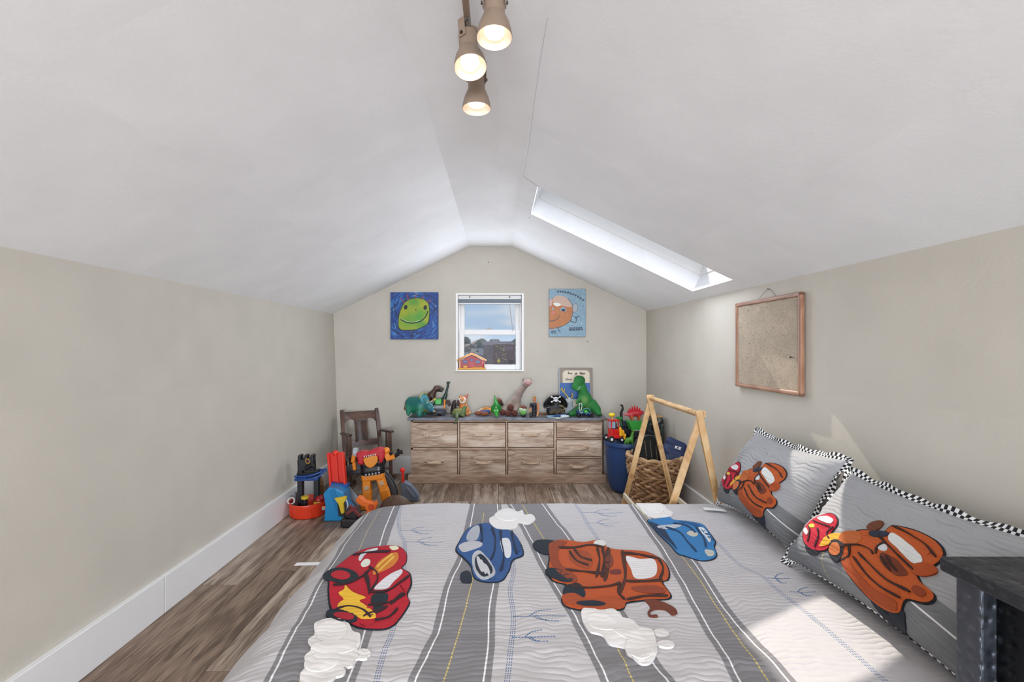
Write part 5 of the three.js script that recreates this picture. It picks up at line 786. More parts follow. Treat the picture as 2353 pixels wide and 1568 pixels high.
{ // plush long-necked animal
  const t = thing('plush_giraffe', 'taupe plush animal with long neck and brown hooves sitting upright', 'plush toy', onTop(1184, 4.225), 0), B = 0x8e7d74, H = 0x5a2f25, P = 0xc49f98;
  part('body', blob([[-0.015, 0.075, 0, 0.045, 0.0, 0.125, 0, 0.048, B], [0.005, 0.14, -0.005, 0.042, 0.03, 0.190, -0.01, 0.032, B], [0.03, 0.19, -0.01, 0.03, 0.088, 0.262, -0.005, 0.022, B], [0.095, 0.285, 0, 0.030, 0.103, 0.297, 0.006, 0.030, B], [0.108, 0.296, 0.012, 0.028, 0.130, 0.304, 0.02, 0.024, P], [-0.03, 0.13, 0.01, 0.024, -0.085, 0.065, 0.035, 0.021, 0x9a8980], [-0.09, 0.06, 0.036, 0.019, -0.108, 0.045, 0.042, 0.020, 0x9a8980], [0.02, 0.09, 0.02, 0.026, 0.0, 0.05, 0.05, 0.021, 0x9a8980], [-0.05, 0.08, 0.03, 0.03, -0.045, 0.075, 0.05, 0.028, H]], 0.018, 56), vmat(0.95), t);
  for (const p of [[-0.115, 0.034, 0.05], [-0.068, 0.028, 0.072], [-0.012, 0.030, 0.075]]) part('hoof', ball(0.029, p, [1.05, 0.95, 1]), mat(H, 0.95), t);
  part('mouth', tube([[0.090, 0.292, 0.038], [0.112, 0.282, 0.046], [0.132, 0.270, 0.040]], 0.0028, 12, 6), mat(0x8a5048, 0.9), t); part('ear', rod([0.078, 0.30, 0], [0.070, 0.335, -0.004], 0.011, 0.004), mat(0x7d6c64, 0.95), t); eyes(t, [[0.137, 0.325, 0.018]], 0.0045);
  const s = thing('plush_ball', 'small green and white plush head with brown hair', 'plush toy', onTop(1201, 4.125), 0);
  part('head', blob([[-0.005, 0.062, 0, 0.030, 0.012, 0.060, 0.002, 0.028, 0x9fbf8d], [0, 0.045, 0.01, 0.026, 0.01, 0.045, 0.01, 0.024, 0x6fae57], [0, 0.022, 0, 0.022, 0.012, 0.02, 0, 0.022, 0x1b1d24]], 0.012, 30), vmat(0.8), s);
  part('hair', ball(0.033, [0.006, 0.078, -0.004], [1.05, 0.65, 0.95], [0, 0, -0.2]), mat(0x6d3a2c, 0.9), s); part('face', merge([ball(0.009, [-0.010, 0.068, 0.026]), ball(0.009, [0.012, 0.067, 0.026])]), mat(0xe9e9e2, 0.6), s); eyes(s, [[-0.009, 0.068, 0.034], [0.013, 0.067, 0.034]], 0.003);
}
{ // seated action figure
  const t = thing('action_figure', 'blond action figure in navy vest sitting on the dresser', 'action figure', onTop(1228, 4.125), -0.25), S = 0xc07d4f, N = 0x17202e, K = 0x17181c;
  part('body', blob([[-0.004, 0.035, 0, 0.022, 0.004, 0.034, 0, 0.022, K], [0, 0.06, 0, 0.019, 0, 0.105, 0, 0.024, N], [-0.016, 0.115, 0, 0.012, 0.016, 0.115, 0, 0.012, N], [0, 0.125, 0, 0.010, 0, 0.142, 0.002, 0.010, S], [0, 0.157, 0.003, 0.015, 0, 0.168, 0.003, 0.014, S], [0.03, 0.113, 0, 0.0115, 0.036, 0.078, 0.004, 0.009, S], [0.036, 0.078, 0.004, 0.009, 0.034, 0.035, 0.016, 0.007, S], [0.034, 0.033, 0.016, 0.007, 0.030, 0.012, 0.022, 0.006, 0xd9a77c], [-0.03, 0.113, 0, 0.0115, -0.038, 0.08, 0.004, 0.009, 0x1b2534], [-0.038, 0.08, 0.004, 0.009, -0.034, 0.045, 0.024, 0.007, S], [-0.012, 0.03, 0.01, 0.015, -0.018, 0.022, 0.055, 0.012, K], [0.012, 0.03, 0.01, 0.015, 0.012, 0.022, 0.055, 0.012, K], [-0.018, 0.022, 0.055, 0.011, -0.02, 0.014, 0.062, 0.012, K]], 0.008, 60), vmat(0.5), t);
  part('hair', ball(0.0165, [0, 0.172, -0.001], [1.02, 0.72, 1.05]), mat(0xa8762f, 0.6), t); part('belt', xf(new THREE.TorusGeometry(0.0195, 0.004, 8, 24), [0, 0.058, 0], [Math.PI / 2, 0, 0]), mat(0x33281f, 0.5), t); eyes(t, [[-0.005, 0.164, 0.017], [0.005, 0.164, 0.017]], 0.0015);
}
{ // pirate hat
  const t = thing('pirate_hat', 'black pirate hat with a white skull and crossbones', 'hat', onTop(1277, 4.185, 0.007), 0.1);
  const out = [[-0.105, 0.045], [-0.112, 0.075], [-0.09, 0.115], [-0.06, 0.145], [-0.02, 0.160], [0.03, 0.158], [0.07, 0.140], [0.1, 0.105], [0.115, 0.065], [0.105, 0.045], [0.06, 0.055], [0.0, 0.062], [-0.05, 0.055]];
  const curl = g => { const q = g.attributes.position; for (let i = 0; i < q.count; i++) q.setZ(i, q.getZ(i) - q.getX(i) ** 2 * 4); g.computeVertexNormals(); return g; };
  const b = part('front_brim', curl(extr(shape(out, 5), 0.008, 0.003, [0, 0.02, 0.035], [-0.16, 0, 0])), mat(0x121214, 0.35), t);
  part('brim_edge', curl(tube(out.map(p => [p[0], p[1] + 0.020 + 0.0008, 0.040 + p[1] * -0.16 + 0.004]), 0.004, 80, 6, true)), mat(0x5b5c60, 0.35), t);
  part('crown', blob([[-0.04, 0.045, -0.005, 0.045, 0.04, 0.045, -0.005, 0.045, 0x18181b], [0, 0.09, -0.01, 0.04, 0.01, 0.10, -0.01, 0.04, 0x151517], [-0.05, 0.026, 0.0, 0.026, 0.05, 0.026, 0.0, 0.026, 0x1b1a1a]], 0.02, 34), vmat(0.5), t);
  const W = mat(0xe6e6e4, 0.5), z = 0.0285;
  part('emblem', merge([ball(0.021, [-0.005, 0.148, z - 0.004], [1, 0.9, 0.35], [-0.16, 0, 0]), box(0.024, 0.016, 0.012, [-0.005, 0.132, z], [-0.16, 0, 0]), ...[-1, 1].map(s => beam([-0.043, 0.145 - s * 0.022, z - 0.002], [0.033, 0.145 + s * 0.022, z - 0.002], 0.007, 0.006)), ...[[-0.043, 0.167], [0.033, 0.167], [-0.043, 0.123], [0.033, 0.123]].map(p => ball(0.008, [p[0], p[1], z - 0.003], [1, 1, 0.5]))]), W, t, 'white skull and crossbones'); eyes(t, [[-0.013, 0.150, z + 0.004], [0.003, 0.150, z + 0.004]], 0.005);
  part('hair', merge(Array.from({ length: 7 }, (_, i) => ball(0.020, [-0.05 + i * 0.017, 0.030 + (i % 3) * 0.008, 0.048], [1.1, 0.9, 0.7]))), mat(0x4b4232, 0.85), t); part('trim', tube([[0.02, 0.095, 0.05], [0.05, 0.085, 0.046], [0.075, 0.06, 0.036], [0.05, 0.05, 0.046], [0.03, 0.035, 0.052]], 0.004, 26, 6), mat(0x9a8a52, 0.5), t);
}
{ // grey reindeer plush
  const t = thing('plush_reindeer', 'pale grey plush reindeer with yellow antlers and blue scarf', 'plush toy', onTop(1307, 4.275), -0.2), G = 0x9aa2a6;
  part('body', blob([[-0.02, 0.035, 0, 0.034, 0.03, 0.04, 0, 0.034, G], [0.0, 0.08, 0, 0.032, 0.01, 0.11, 0, 0.028, G], [0.0, 0.13, 0.004, 0.028, -0.02, 0.125, 0.02, 0.020, 0xb4b9bb], [-0.03, 0.025, 0.015, 0.02, -0.075, 0.018, 0.02, 0.016, 0x8894a0]], 0.018, 36), vmat(0.9), t);
  part('antler', merge([tube([[-0.005, 0.155, 0], [-0.04, 0.20, 0.004], [-0.075, 0.235, 0.004]], 0.006, 12, 6), rod([-0.045, 0.205, 0.004], [-0.038, 0.235, 0.004], 0.005, 0.004), rod([-0.06, 0.222, 0.004], [-0.062, 0.252, 0.004], 0.005, 0.004), tube([[0.02, 0.15, 0], [0.035, 0.17, 0.004], [0.03, 0.20, 0.004]], 0.006, 10, 6)]), mat(0xc8b04a, 0.8), t); part('nose', ball(0.011, [-0.030, 0.128, 0.040]), mat(0xb04a4a, 0.6), t); eyes(t, [[-0.008, 0.148, 0.028]], 0.004);
  part('mouth', ball(0.011, [-0.01, 0.100, 0.026], [1.2, 0.7, 0.5]), mat(0xb5302c, 0.8), t);
  const s = thing('cloth_scarf', 'crumpled blue and white striped cloth in front of the pirate hat', 'cloth', onTop(1283, 4.095), 0);
  part('fold', blob([[-0.10, 0.009, 0, 0.008, -0.05, 0.010, 0.01, 0.009, 0x7da0bd], [-0.05, 0.010, 0.01, 0.009, 0.02, 0.012, 0.0, 0.011, 0x2e4c74], [-0.03, 0.012, -0.012, 0.010, 0.06, 0.016, -0.01, 0.013, 0x4a7196], [0.03, 0.010, 0.012, 0.009, 0.085, 0.011, 0.012, 0.010, 0xc9d3da]], 0.01, 40), vmat(0.85), s);
}
{ // green plush dinosaur
  const t = thing('plush_dinosaur', 'large green plush dinosaur sitting in front of the picture book', 'plush toy', onTop(1342, 4.215), 0), G = 0x237532, D = 0x1a5e28, B = 0x648c46;
  part('body', blob([[0.02, 0.085, 0, 0.062, 0.012, 0.15, 0, 0.058, G], [0.0, 0.17, 0.004, 0.05, -0.015, 0.235, 0.006, 0.040, G], [-0.02, 0.25, 0.008, 0.036, -0.035, 0.305, 0.01, 0.034, G], [-0.03, 0.325, 0.01, 0.036, -0.055, 0.328, 0.014, 0.034, D], [-0.055, 0.315, 0.02, 0.036, -0.085, 0.268, 0.03, 0.030, G], [-0.08, 0.262, 0.03, 0.026, -0.075, 0.25, 0.034, 0.024, 0x338f45], [-0.005, 0.15, 0.046, 0.026, 0.0, 0.10, 0.05, 0.030, B], [0.07, 0.10, 0.015, 0.048, 0.105, 0.06, 0.025, 0.040, G], [0.105, 0.05, 0.03, 0.032, 0.125, 0.022, 0.055, 0.022, G], [-0.04, 0.06, 0.03, 0.040, -0.09, 0.035, 0.045, 0.030, D], [-0.09, 0.03, 0.045, 0.026, -0.13, 0.022, 0.05, 0.020, G], [0.03, 0.145, 0.04, 0.017, -0.01, 0.105, 0.075, 0.013, G], [-0.01, 0.105, 0.075, 0.012, -0.045, 0.108, 0.08, 0.009, G], [-0.04, 0.165, 0.03, 0.016, -0.075, 0.12, 0.055, 0.011, G], [0.04, 0.04, -0.05, 0.035, -0.01, 0.025, -0.09, 0.020, D]], 0.022, 64), vmat(0.75), t);
  part('mouth', tube([[-0.038, 0.272, 0.038], [-0.050, 0.258, 0.052], [-0.066, 0.240, 0.055], [-0.088, 0.240, 0.052]], 0.0026, 18, 6), mat(0xd9e3cf, 0.6), t, 'pale stitched mouth'); part('claw', merge([[0.118, 0.012, 0.078], [0.132, 0.012, 0.074], [0.144, 0.014, 0.064]].map(p => ball(0.009, p, [0.9, 0.8, 1.2]))), mat(0x14351d, 0.6), t); eyes(t, [[-0.062, 0.345, 0.042]], 0.005);
}
{ // buggy
  const t = thing('toy_buggy', 'small dark blue toy buggy with a green driver ball', 'toy car', onTop(1344, 4.09), 0.15), K = mat(0x14161b, 0.5), B = mat(0x1c3768, 0.35), A = mat(0x6fb7c0, 0.35);
  part('chassis', blob([[-0.05, 0.026, 0, 0.012, 0.05, 0.026, 0, 0.012, 0x16233f], [0.02, 0.034, 0, 0.016, 0.045, 0.030, 0, 0.012, 0x1f3d74], [-0.045, 0.034, 0, 0.013, -0.02, 0.034, 0, 0.013, 0x172c50]], 0.01, 30), vmat(0.35), t);
  for (const [x, z] of [[-0.05, 0.021], [0.055, 0.021], [-0.05, -0.024], [0.055, -0.024]]) part('wheel', xf(new THREE.TorusGeometry(0.013, 0.008, 10, 20), [x, 0.021, z]), K, t);
  part('driver', ball(0.017, [0.008, 0.050, 0.006]), mat(0x44b43a, 0.3), t); part('roll_cage', merge([tube([[-0.04, 0.04, 0.012], [-0.01, 0.075, 0.012], [0.03, 0.08, 0.0], [0.055, 0.045, -0.01]], 0.003, 18, 6), tube([[-0.045, 0.03, 0.014], [-0.02, 0.05, 0.018], [0.02, 0.044, 0.02], [0.05, 0.03, 0.016]], 0.003, 18, 6)]), A, t, 'pale teal roll cage'); part('wing', box(0.02, 0.03, 0.05, [-0.065, 0.05, 0], [0, 0, 0.4]), B, t);
  part('pull_loop', tube([[-0.045, 0.04, 0.008], [-0.055, 0.09, 0.008], [-0.050, 0.125, 0.008], [-0.038, 0.128, 0.008], [-0.030, 0.11, 0.008], [-0.038, 0.06, 0.008]], 0.0032, 30, 6), mat(0xd9e2e2, 0.4), t, 'white pull loop');
}
{ // picture book against the wall
  const t = thing('picture_book', 'tall picture book with cream and blue cover leaning on the wall', 'book', [(1324 - VX) * 4.36 / F, TOPY + 0.0005, -4.345]), W = 0.312, H = 0.427; t.rotation.x = -0.075;
  part('pages', box(W - 0.008, H - 0.008, 0.016, [0, H / 2, -0.002]), mat(0xe9e5d8, 0.8), t);
  part('cover', merge([box(W, H, 0.003, [0, H / 2, 0.0085]), box(W, H, 0.003, [0, H / 2, -0.0125])]), mat(0x857a6d, 0.5), t); part('spine', box(0.006, H, 0.023, [-W / 2 - 0.002, H / 2, -0.002]), mat(0xb9c2cc, 0.5), t);
  part('cover_print', xf(new THREE.PlaneGeometry(W - 0.002, H - 0.002), [0, H / 2, 0.0105]), new THREE.MeshStandardMaterial({ map: canvasTex(512, 700, (g, w, h) => {
    g.fillStyle = '#8a7f72'; g.fillRect(0, 0, w, h); g.fillStyle = '#c9bca4'; g.beginPath(); g.roundRect(42, 34, w - 84, h - 60, 60); g.fill(); g.fillStyle = '#ded2bb'; g.beginPath(); g.roundRect(54, 46, w - 108, h - 80, 52); g.fill();
    g.fillStyle = '#2f62a6'; g.fillRect(0, 232, w - 44, 250); g.fillStyle = '#dcd3bd'; g.fillRect(54, 482, w - 108, 160);
    g.strokeStyle = '#4b4238'; g.lineWidth = 9; const r = rng(4); const word = (x, y, n, s) => { for (let i = 0; i < n; i++) { spline(g, [[x + i * 22 * s, y], [x + (i * 22 + 6) * s, y - 30 * s * r()], [x + (i * 22 + 12) * s, y + 20 * s * r()], [x + (i * 22 + 20) * s, y - 8]]); g.stroke(); } };
    word(130, 88, 3, 1); word(232, 88, 2, 0.9); word(310, 88, 4, 1); g.lineWidth = 6; word(90, 180, 5, 0.9); word(260, 175, 6, 0.8); g.fillStyle = '#e3e6ea'; for (const [x, y] of [[390, 280], [420, 330], [405, 300]]) { g.beginPath(); g.arc(x, y, 9, 0, 7); g.fill(); }
  }), roughness: 0.45 }), t);
  const m = thing('paper_map', 'open paper leaflet drooping over the front of the dresser', 'paper', onTop(1277, 4.088), 0);
  const g = new THREE.PlaneGeometry(0.15, 0.085, 16, 14); g.rotateX(-Math.PI / 2); const q2 = g.attributes.position; for (let i = 0; i < q2.count; i++) { const x = q2.getX(i), z = q2.getZ(i), e = Math.max(0, z - 0.026); q2.setXYZ(i, x + z * 0.25, 0.0025 + 0.006 * Math.abs(x + 0.01) - e * 0.55 * (1 - Math.min(1, Math.abs(x - 0.005) / 0.05)), z + (0.01 - Math.abs(x) * 0.12) - 0.010); } g.computeVertexNormals();
  part('sheet', g, new THREE.MeshStandardMaterial({ map: canvasTex(256, 160, (c, w, h) => { c.fillStyle = '#c9ccbb'; c.fillRect(0, 0, w, h); strokes(c, 60, ['#8fa38c', '#b9b58f', '#7c93a0', '#e3e2d6'], rng(6), w, h, 30, 8); c.strokeStyle = '#ecebe0'; c.lineWidth = 12; c.strokeRect(0, 0, w, h); }), roughness: 0.7, side: THREE.DoubleSide }), m);
  const s = thing('toy_sword', 'flat brown wooden toy sword lying beside the action figure', 'toy sword', onTop(1240, 4.25), 0.1);
  part('blade', box(0.12, 0.012, 0.03, [0.01, 0.0065, 0], [0, 0, 0], 0.004), mat(0x7a5334, 0.6), s); part('grip', merge([box(0.016, 0.018, 0.055, [-0.055, 0.0095, 0]), rod([-0.06, 0.0095, 0], [-0.095, 0.0095, 0], 0.008)]), mat(0x4f3423, 0.6), s);
}
// ---------------------------------------------------------------- toy house on the window sill
{
  const t = thing('toy_house', 'red toy stable with an orange roof on the window sill', 'toy house', [-0.262, 0.9885, -4.413]), R = mat(0xa3252b, 0.4), Y = mat(0xe0a02c, 0.4), O = mat(0xd98a2a, 0.4);
  part('base', box(0.262, 0.018, 0.072, [0, 0.009, 0], [0, 0, 0], 0.006), Y, t);
  part('wall', extr(shape([[-0.108, 0.018], [0.108, 0.018], [0.108, 0.082], [0, 0.138], [-0.108, 0.082]]), 0.045, 0.002, [0, 0, -0.024]), R, t);
  for (const s of [-1, 1]) part('roof', box(0.158, 0.014, 0.070, [s * 0.068, 0.122, 0], [0, 0, -s * 0.44], 0.005), O, t);
  part('roof_ridge', ball(0.012, [0, 0.156, 0], [1, 1, 2.6]), mat(0xa8433a, 0.4), t);
  for (const x of [-0.112, 0.112]) part('post', rod([x, 0.016, 0.026], [x, 0.086, 0.026], 0.0085), mat(x < 0 ? 0xe7b08a : 0xb03128, 0.4), t);
  part('door', box(0.05, 0.062, 0.004, [0, 0.050, 0.0235]), mat(0xb7333a, 0.4), t); for (const [x, w, y] of [[-0.062, 0.042, 0.076], [0.058, 0.042, 0.076], [0, 0.024, 0.092]]) part('window', box(w, 0.024, 0.004, [x, y, 0.0245]), mat(0x2c5a8c, 0.35), t);
  part('fence', merge([box(0.036, 0.020, 0.006, [-0.06, 0.028, 0.031]), box(0.1, 0.008, 0.006, [0.06, 0.022, 0.031])]), Y, t);
}
// ---------------------------------------------------------------- toys heaped in and behind the tub
const onBin = (px, d, y = 0) => [(px - VX) * d / F, BNY + 0.0015 + y, -d];
{
  const t = thing('toy_tractor', 'red and yellow toy tractor with black wheels on the blue tub', 'toy vehicle', onBin(1412, 3.80, 0.02), 0.25), R = mat(0xc61f1f, 0.35), Y = mat(0xe8a51e, 0.35), K = mat(0x141416, 0.6);
  part('chassis', box(0.10, 0.03, 0.07, [0.0, 0.042, 0], [0, 0, 0], 0.008), R, t); part('cab', merge([box(0.07, 0.05, 0.062, [-0.01, 0.080, 0], [0, 0, 0], 0.006), box(0.078, 0.012, 0.066, [-0.01, 0.176, 0]), ...[[-0.041, 1], [0.022, 1], [-0.041, -1], [0.022, -1]].map(([x, z]) => box(0.009, 0.075, 0.009, [x, 0.135, z * 0.026]))]), R, t); part('window', merge([box(0.004, 0.055, 0.045, [-0.043, 0.138, 0]), box(0.03, 0.05, 0.003, [-0.022, 0.138, 0.027])]), mat(0x8fa0b4, 0.15), t, 'pale grey window');
  part('seat', box(0.03, 0.055, 0.04, [-0.004, 0.122, 0]), mat(0x3a0f10, 0.6), t); part('loader', merge([box(0.03, 0.05, 0.05, [0.062, 0.07, 0.01], [0, 0, 0.2], 0.01), box(0.024, 0.06, 0.02, [0.03, 0.078, 0.045], [0, 0, 0.1], 0.008), ball(0.012, [0.028, 0.112, 0.045]), box(0.02, 0.05, 0.02, [0.075, 0.04, 0.03], [0, 0, -0.2], 0.006)]), Y, t, 'yellow front loader');
  for (const [x, z, r] of [[-0.052, 1, 0.028], [-0.052, -1, 0.028], [0.04, 1, 0.02], [0.04, -1, 0.02]]) { const w = part('wheel', xf(new THREE.TorusGeometry(r * 0.66, r * 0.36, 10, 24), [x, r, z * 0.046]), K, t); part('hub', cyl(r * 0.42, r * 0.42, 0.012, [x, r, z * 0.048], [Math.PI / 2, 0, 0]), mat(0xe3e3df, 0.4), w); }
  part('scoop', merge([rod([-0.02, 0.18, 0], [-0.024, 0.205, 0], 0.004), ball(0.026, [-0.024, 0.220, 0], [1.1, 0.65, 0.8])]), mat(0xe2c62a, 0.4), t);
}
{
  const g = thing('toy_dinosaur', 'small leaf green long necked toy dinosaur on the blue tub', 'toy dinosaur', onBin(1447, 3.745), 0.1), G = 0x4f8f2c;
  part('body', blob([[-0.02, 0.04, 0, 0.020, 0.01, 0.045, 0, 0.021, G], ...legs4(-0.02, 0.014, 0.016, 0.03, 0.012, 0.008, 0x3f7a28), [0.016, 0.06, 0, 0.014, 0.028, 0.11, 0, 0.009, G], [0.028, 0.118, 0, 0.010, 0.018, 0.122, 0.006, 0.008, G], [-0.03, 0.03, 0, 0.012, -0.045, 0.008, 0.004, 0.005, G]], 0.009, 36), vmat(0.4), g); eyes(g, [[0.02, 0.126, 0.010]], 0.0025);
  const c = thing('toy_crane', 'black toy excavator with a raised arm behind the red tractor', 'toy vehicle', onBin(1434, 3.955), 0);
  part('body', box(0.11, 0.07, 0.08, [0, 0.075, 0], [0, 0, 0], 0.012), mat(0x1c2027, 0.45), c); part('cab', box(0.06, 0.06, 0.06, [0.01, 0.14, 0], [0, 0, 0], 0.01), mat(0x2b3340, 0.3), c); part('arm', merge([beam([-0.022, 0.12, 0], [-0.025, 0.24, 0], 0.022, 0.022), beam([-0.025, 0.235, 0], [-0.01, 0.27, 0], 0.018, 0.018), tube([[-0.01, 0.265, 0], [-0.016, 0.295, 0], [-0.03, 0.30, 0]], 0.008, 10, 7)]), mat(0x121315, 0.5), c); for (const z of [-1, 1]) part('track', box(0.12, 0.04, 0.024, [0, 0.02, z * 0.042], [0, 0, 0], 0.018), mat(0x101012, 0.7), c);
  part('driver', blob([[-0.05, 0.19, 0.02, 0.014, -0.03, 0.19, 0.02, 0.012, 0x2e7f3a], [-0.06, 0.195, 0.025, 0.010, -0.075, 0.198, 0.03, 0.007, 0x2e7f3a], [-0.04, 0.18, 0.02, 0.01, -0.03, 0.13, 0.03, 0.01, 0x1d5a2a]], 0.008, 26), vmat(0.5), c, 'green lizard driver');
  const k = thing('toy_truck', 'black toy dump truck with a green hopper on the blue tub', 'toy vehicle', onBin(1468, 3.835, 0.014), 0.05);
  part('chassis', box(0.13, 0.05, 0.08, [0, 0.055, 0], [0, 0, 0], 0.01), mat(0x15181c, 0.5), k); part('cab', box(0.05, 0.06, 0.07, [0.045, 0.105, 0], [0, 0, 0], 0.01), mat(0x1d2126, 0.4), k); for (const [x, z] of [[-0.04, 1], [0.045, 1], [-0.04, -1], [0.045, -1]]) part('wheel', xf(new THREE.TorusGeometry(0.019, 0.011, 10, 20), [x, 0.030, z * 0.042]), mat(0x0f0f11, 0.7), k);
  part('hopper', extr(shape([[-0.065, 0.10], [0.05, 0.095], [0.070, 0.165], [0.076, 0.172], [-0.084, 0.172], [-0.09, 0.165]]), 0.08, 0.003, [-0.008, 0.0, -0.04]), mat(0x2d9133, 0.4), k, 'green hopper'); part('teeth', merge([-2, -1, 0, 1, 2].map(i => box(0.007, 0.008, 0.004, [-0.01 + i * 0.02, 0.100, 0.042]))), mat(0xd9d9cf, 0.4), k);
  const s = thing('toy_dinosaur', 'red plated toy dinosaur standing on the green hopper', 'toy dinosaur', onBin(1460, 3.835, 0.1885), 0.05), R = 0xb5232f;
  part('body', blob([[-0.04, 0.05, 0, 0.022, 0.02, 0.055, 0, 0.026, R], [0.03, 0.05, 0, 0.018, 0.062, 0.065, 0, 0.011, R], [-0.05, 0.045, 0, 0.014, -0.10, 0.05, 0, 0.005, 0xc4525a], ...legs4(-0.035, 0.025, 0.016, 0.035, 0.012, 0.0075, 0xc25a33)], 0.012, 42), vmat(0.35), s);
  part('back_plate', merge(Array.from({ length: 7 }, (_, i) => { const a = i / 6, x = -0.055 + a * 0.10, h = 0.020 + 0.028 * Math.sin(a * Math.PI); return extr(shape([[-0.011, 0], [0.011, 0], [0.005, h * 0.8], [0, h], [-0.006, h * 0.75]]), 0.004, 0.0012, [x, 0.066 + 0.012 * Math.sin(a * Math.PI), -0.002], [0, 0, 0.5 - a]); })), mat(0xc0182a, 0.35), s); eyes(s, [[0.058, 0.072, 0.009]], 0.0025);
  const b = thing('camouflage_case', 'tall dark camouflage print case standing between tub and wall', 'case', [1.327, 0, -3.93], 0);
  part('body', metric(box(0.105, 0.615, 0.17, [0, 0.3085, 0], [0, 0, 0], 0.03), 2), new THREE.MeshStandardMaterial({ map: tex(256, 256, (x, y) => { const a = fbm(x / 26, y / 26, 71, 3), c = fbm(x / 18, y / 18, 75, 3); return a > 0.58 ? [0.42, 0.42, 0.40] : c > 0.56 ? [0.24, 0.27, 0.25] : c < 0.4 ? [0.06, 0.06, 0.07] : [0.12, 0.13, 0.14]; }), roughness: 0.8 }), b); part('lid_trim', box(0.09, 0.012, 0.15, [0, 0.618, 0], [0, 0, 0], 0.005), mat(0xa8865c, 0.6), b); part('strap', tube([[-0.04, 0.60, 0.086], [-0.045, 0.45, 0.094], [-0.03, 0.34, 0.09]], 0.005, 14, 6), mat(0x1a1a1c, 0.8), b);
}
// ---------------------------------------------------------------- toys on the floor
{ // castle playset
  const t = thing('toy_castle', 'toy castle with black tower on a round red base by the wall', 'toy playset', [-1.376, 0, -3.325], 0.1), R = mat(0xd63a1d, 0.35), K = mat(0x15171c, 0.4), B = mat(0x1f4688, 0.35), Y = mat(0xc9a02a, 0.4);
  part('base_wall', lathe([[0.108, 0.004], [0.118, 0.004], [0.128, 0.085], [0.131, 0.10], [0.124, 0.10], [0.118, 0.085], [0.108, 0.02]], 44), R, t); part('base_floor', lathe([[0.001, 0.001], [0.117, 0.001], [0.119, 0.016], [0.001, 0.016]], 40), mat(0xb8331c, 0.4), t);
  part('base_rib', merge([-0.9, 0.4].map(a => box(0.02, 0.07, 0.012, [Math.sin(a) * 0.124, 0.048, Math.cos(a) * 0.124], [0.12, a, 0], 0.004))), R, t);
  part('floor_block', merge([box(0.10, 0.045, 0.07, [0.035, 0.040, 0.02], [0, 0, 0], 0.01), box(0.05, 0.04, 0.05, [0.07, 0.075, 0.02], [0, 0, 0], 0.01)]), Y, t);
  part('tower', merge([box(0.034, 0.30, 0.05, [-0.055, 0.166, -0.01]), box(0.034, 0.25, 0.05, [0.055, 0.19, -0.02]), box(0.15, 0.03, 0.07, [0, 0.285, -0.015]), box(0.115, 0.085, 0.06, [-0.015, 0.355, -0.015], [0, 0, 0.04], 0.008), ...[-0.058, -0.015, 0.028].map(x => box(0.022, 0.035, 0.06, [x, 0.408, -0.015]))]), K, t, 'black tower');
  part('cannon', rod([-0.01, 0.338, 0.03], [0.045, 0.362, 0.04], 0.015, 0.017, 14), K, t); part('badge', xf(new THREE.TorusGeometry(0.016, 0.003, 8, 24), [0.0, 0.385, 0.017], [0, 0, 0.4], [0.8, 1.1, 1]), mat(0xd0902a, 0.4), t, 'plain yellow ring badge');
  part('balcony', merge([box(0.16, 0.022, 0.09, [0.0, 0.262, 0.005], [0, 0, 0], 0.006), tube([[-0.08, 0.285, 0.045], [0.0, 0.288, 0.06], [0.08, 0.305, 0.055], [0.135, 0.33, 0.03]], 0.007, 20, 7), tube([[-0.08, 0.262, 0.045], [0.0, 0.262, 0.058], [0.08, 0.28, 0.05], [0.135, 0.322, 0.03]], 0.007, 20, 7), rod([0.135, 0.325, 0.03], [0.07, 0.31, -0.03], 0.006), ...[-0.06, 0, 0.06].map(x => rod([x, 0.262, 0.052], [x, 0.288, 0.056], 0.004))]), B, t, 'blue balcony');
  part('barrel', merge([rod([-0.005, 0.05, 0.06], [-0.005, 0.13, 0.06], 0.018, 0.018, 14)]), K, t); part('barrel_lid', cyl(0.026, 0.024, 0.016, [-0.005, 0.138, 0.06]), mat(0xd6b52c, 0.4), t); part('dome', ball(0.032, [0.075, 0.10, 0.0], [1, 0.9, 1]), mat(0x9a1f22, 0.4), t); part('back_wall', box(0.02, 0.13, 0.06, [-0.098, 0.085, -0.03]), mat(0x7d8187, 0.4), t); part('gate_loop', xf(new THREE.TorusGeometry(0.022, 0.005, 8, 20), [-0.10, 0.115, 0.055], [0, 0.5, 0]), mat(0xcfc7bd, 0.4), t);
}
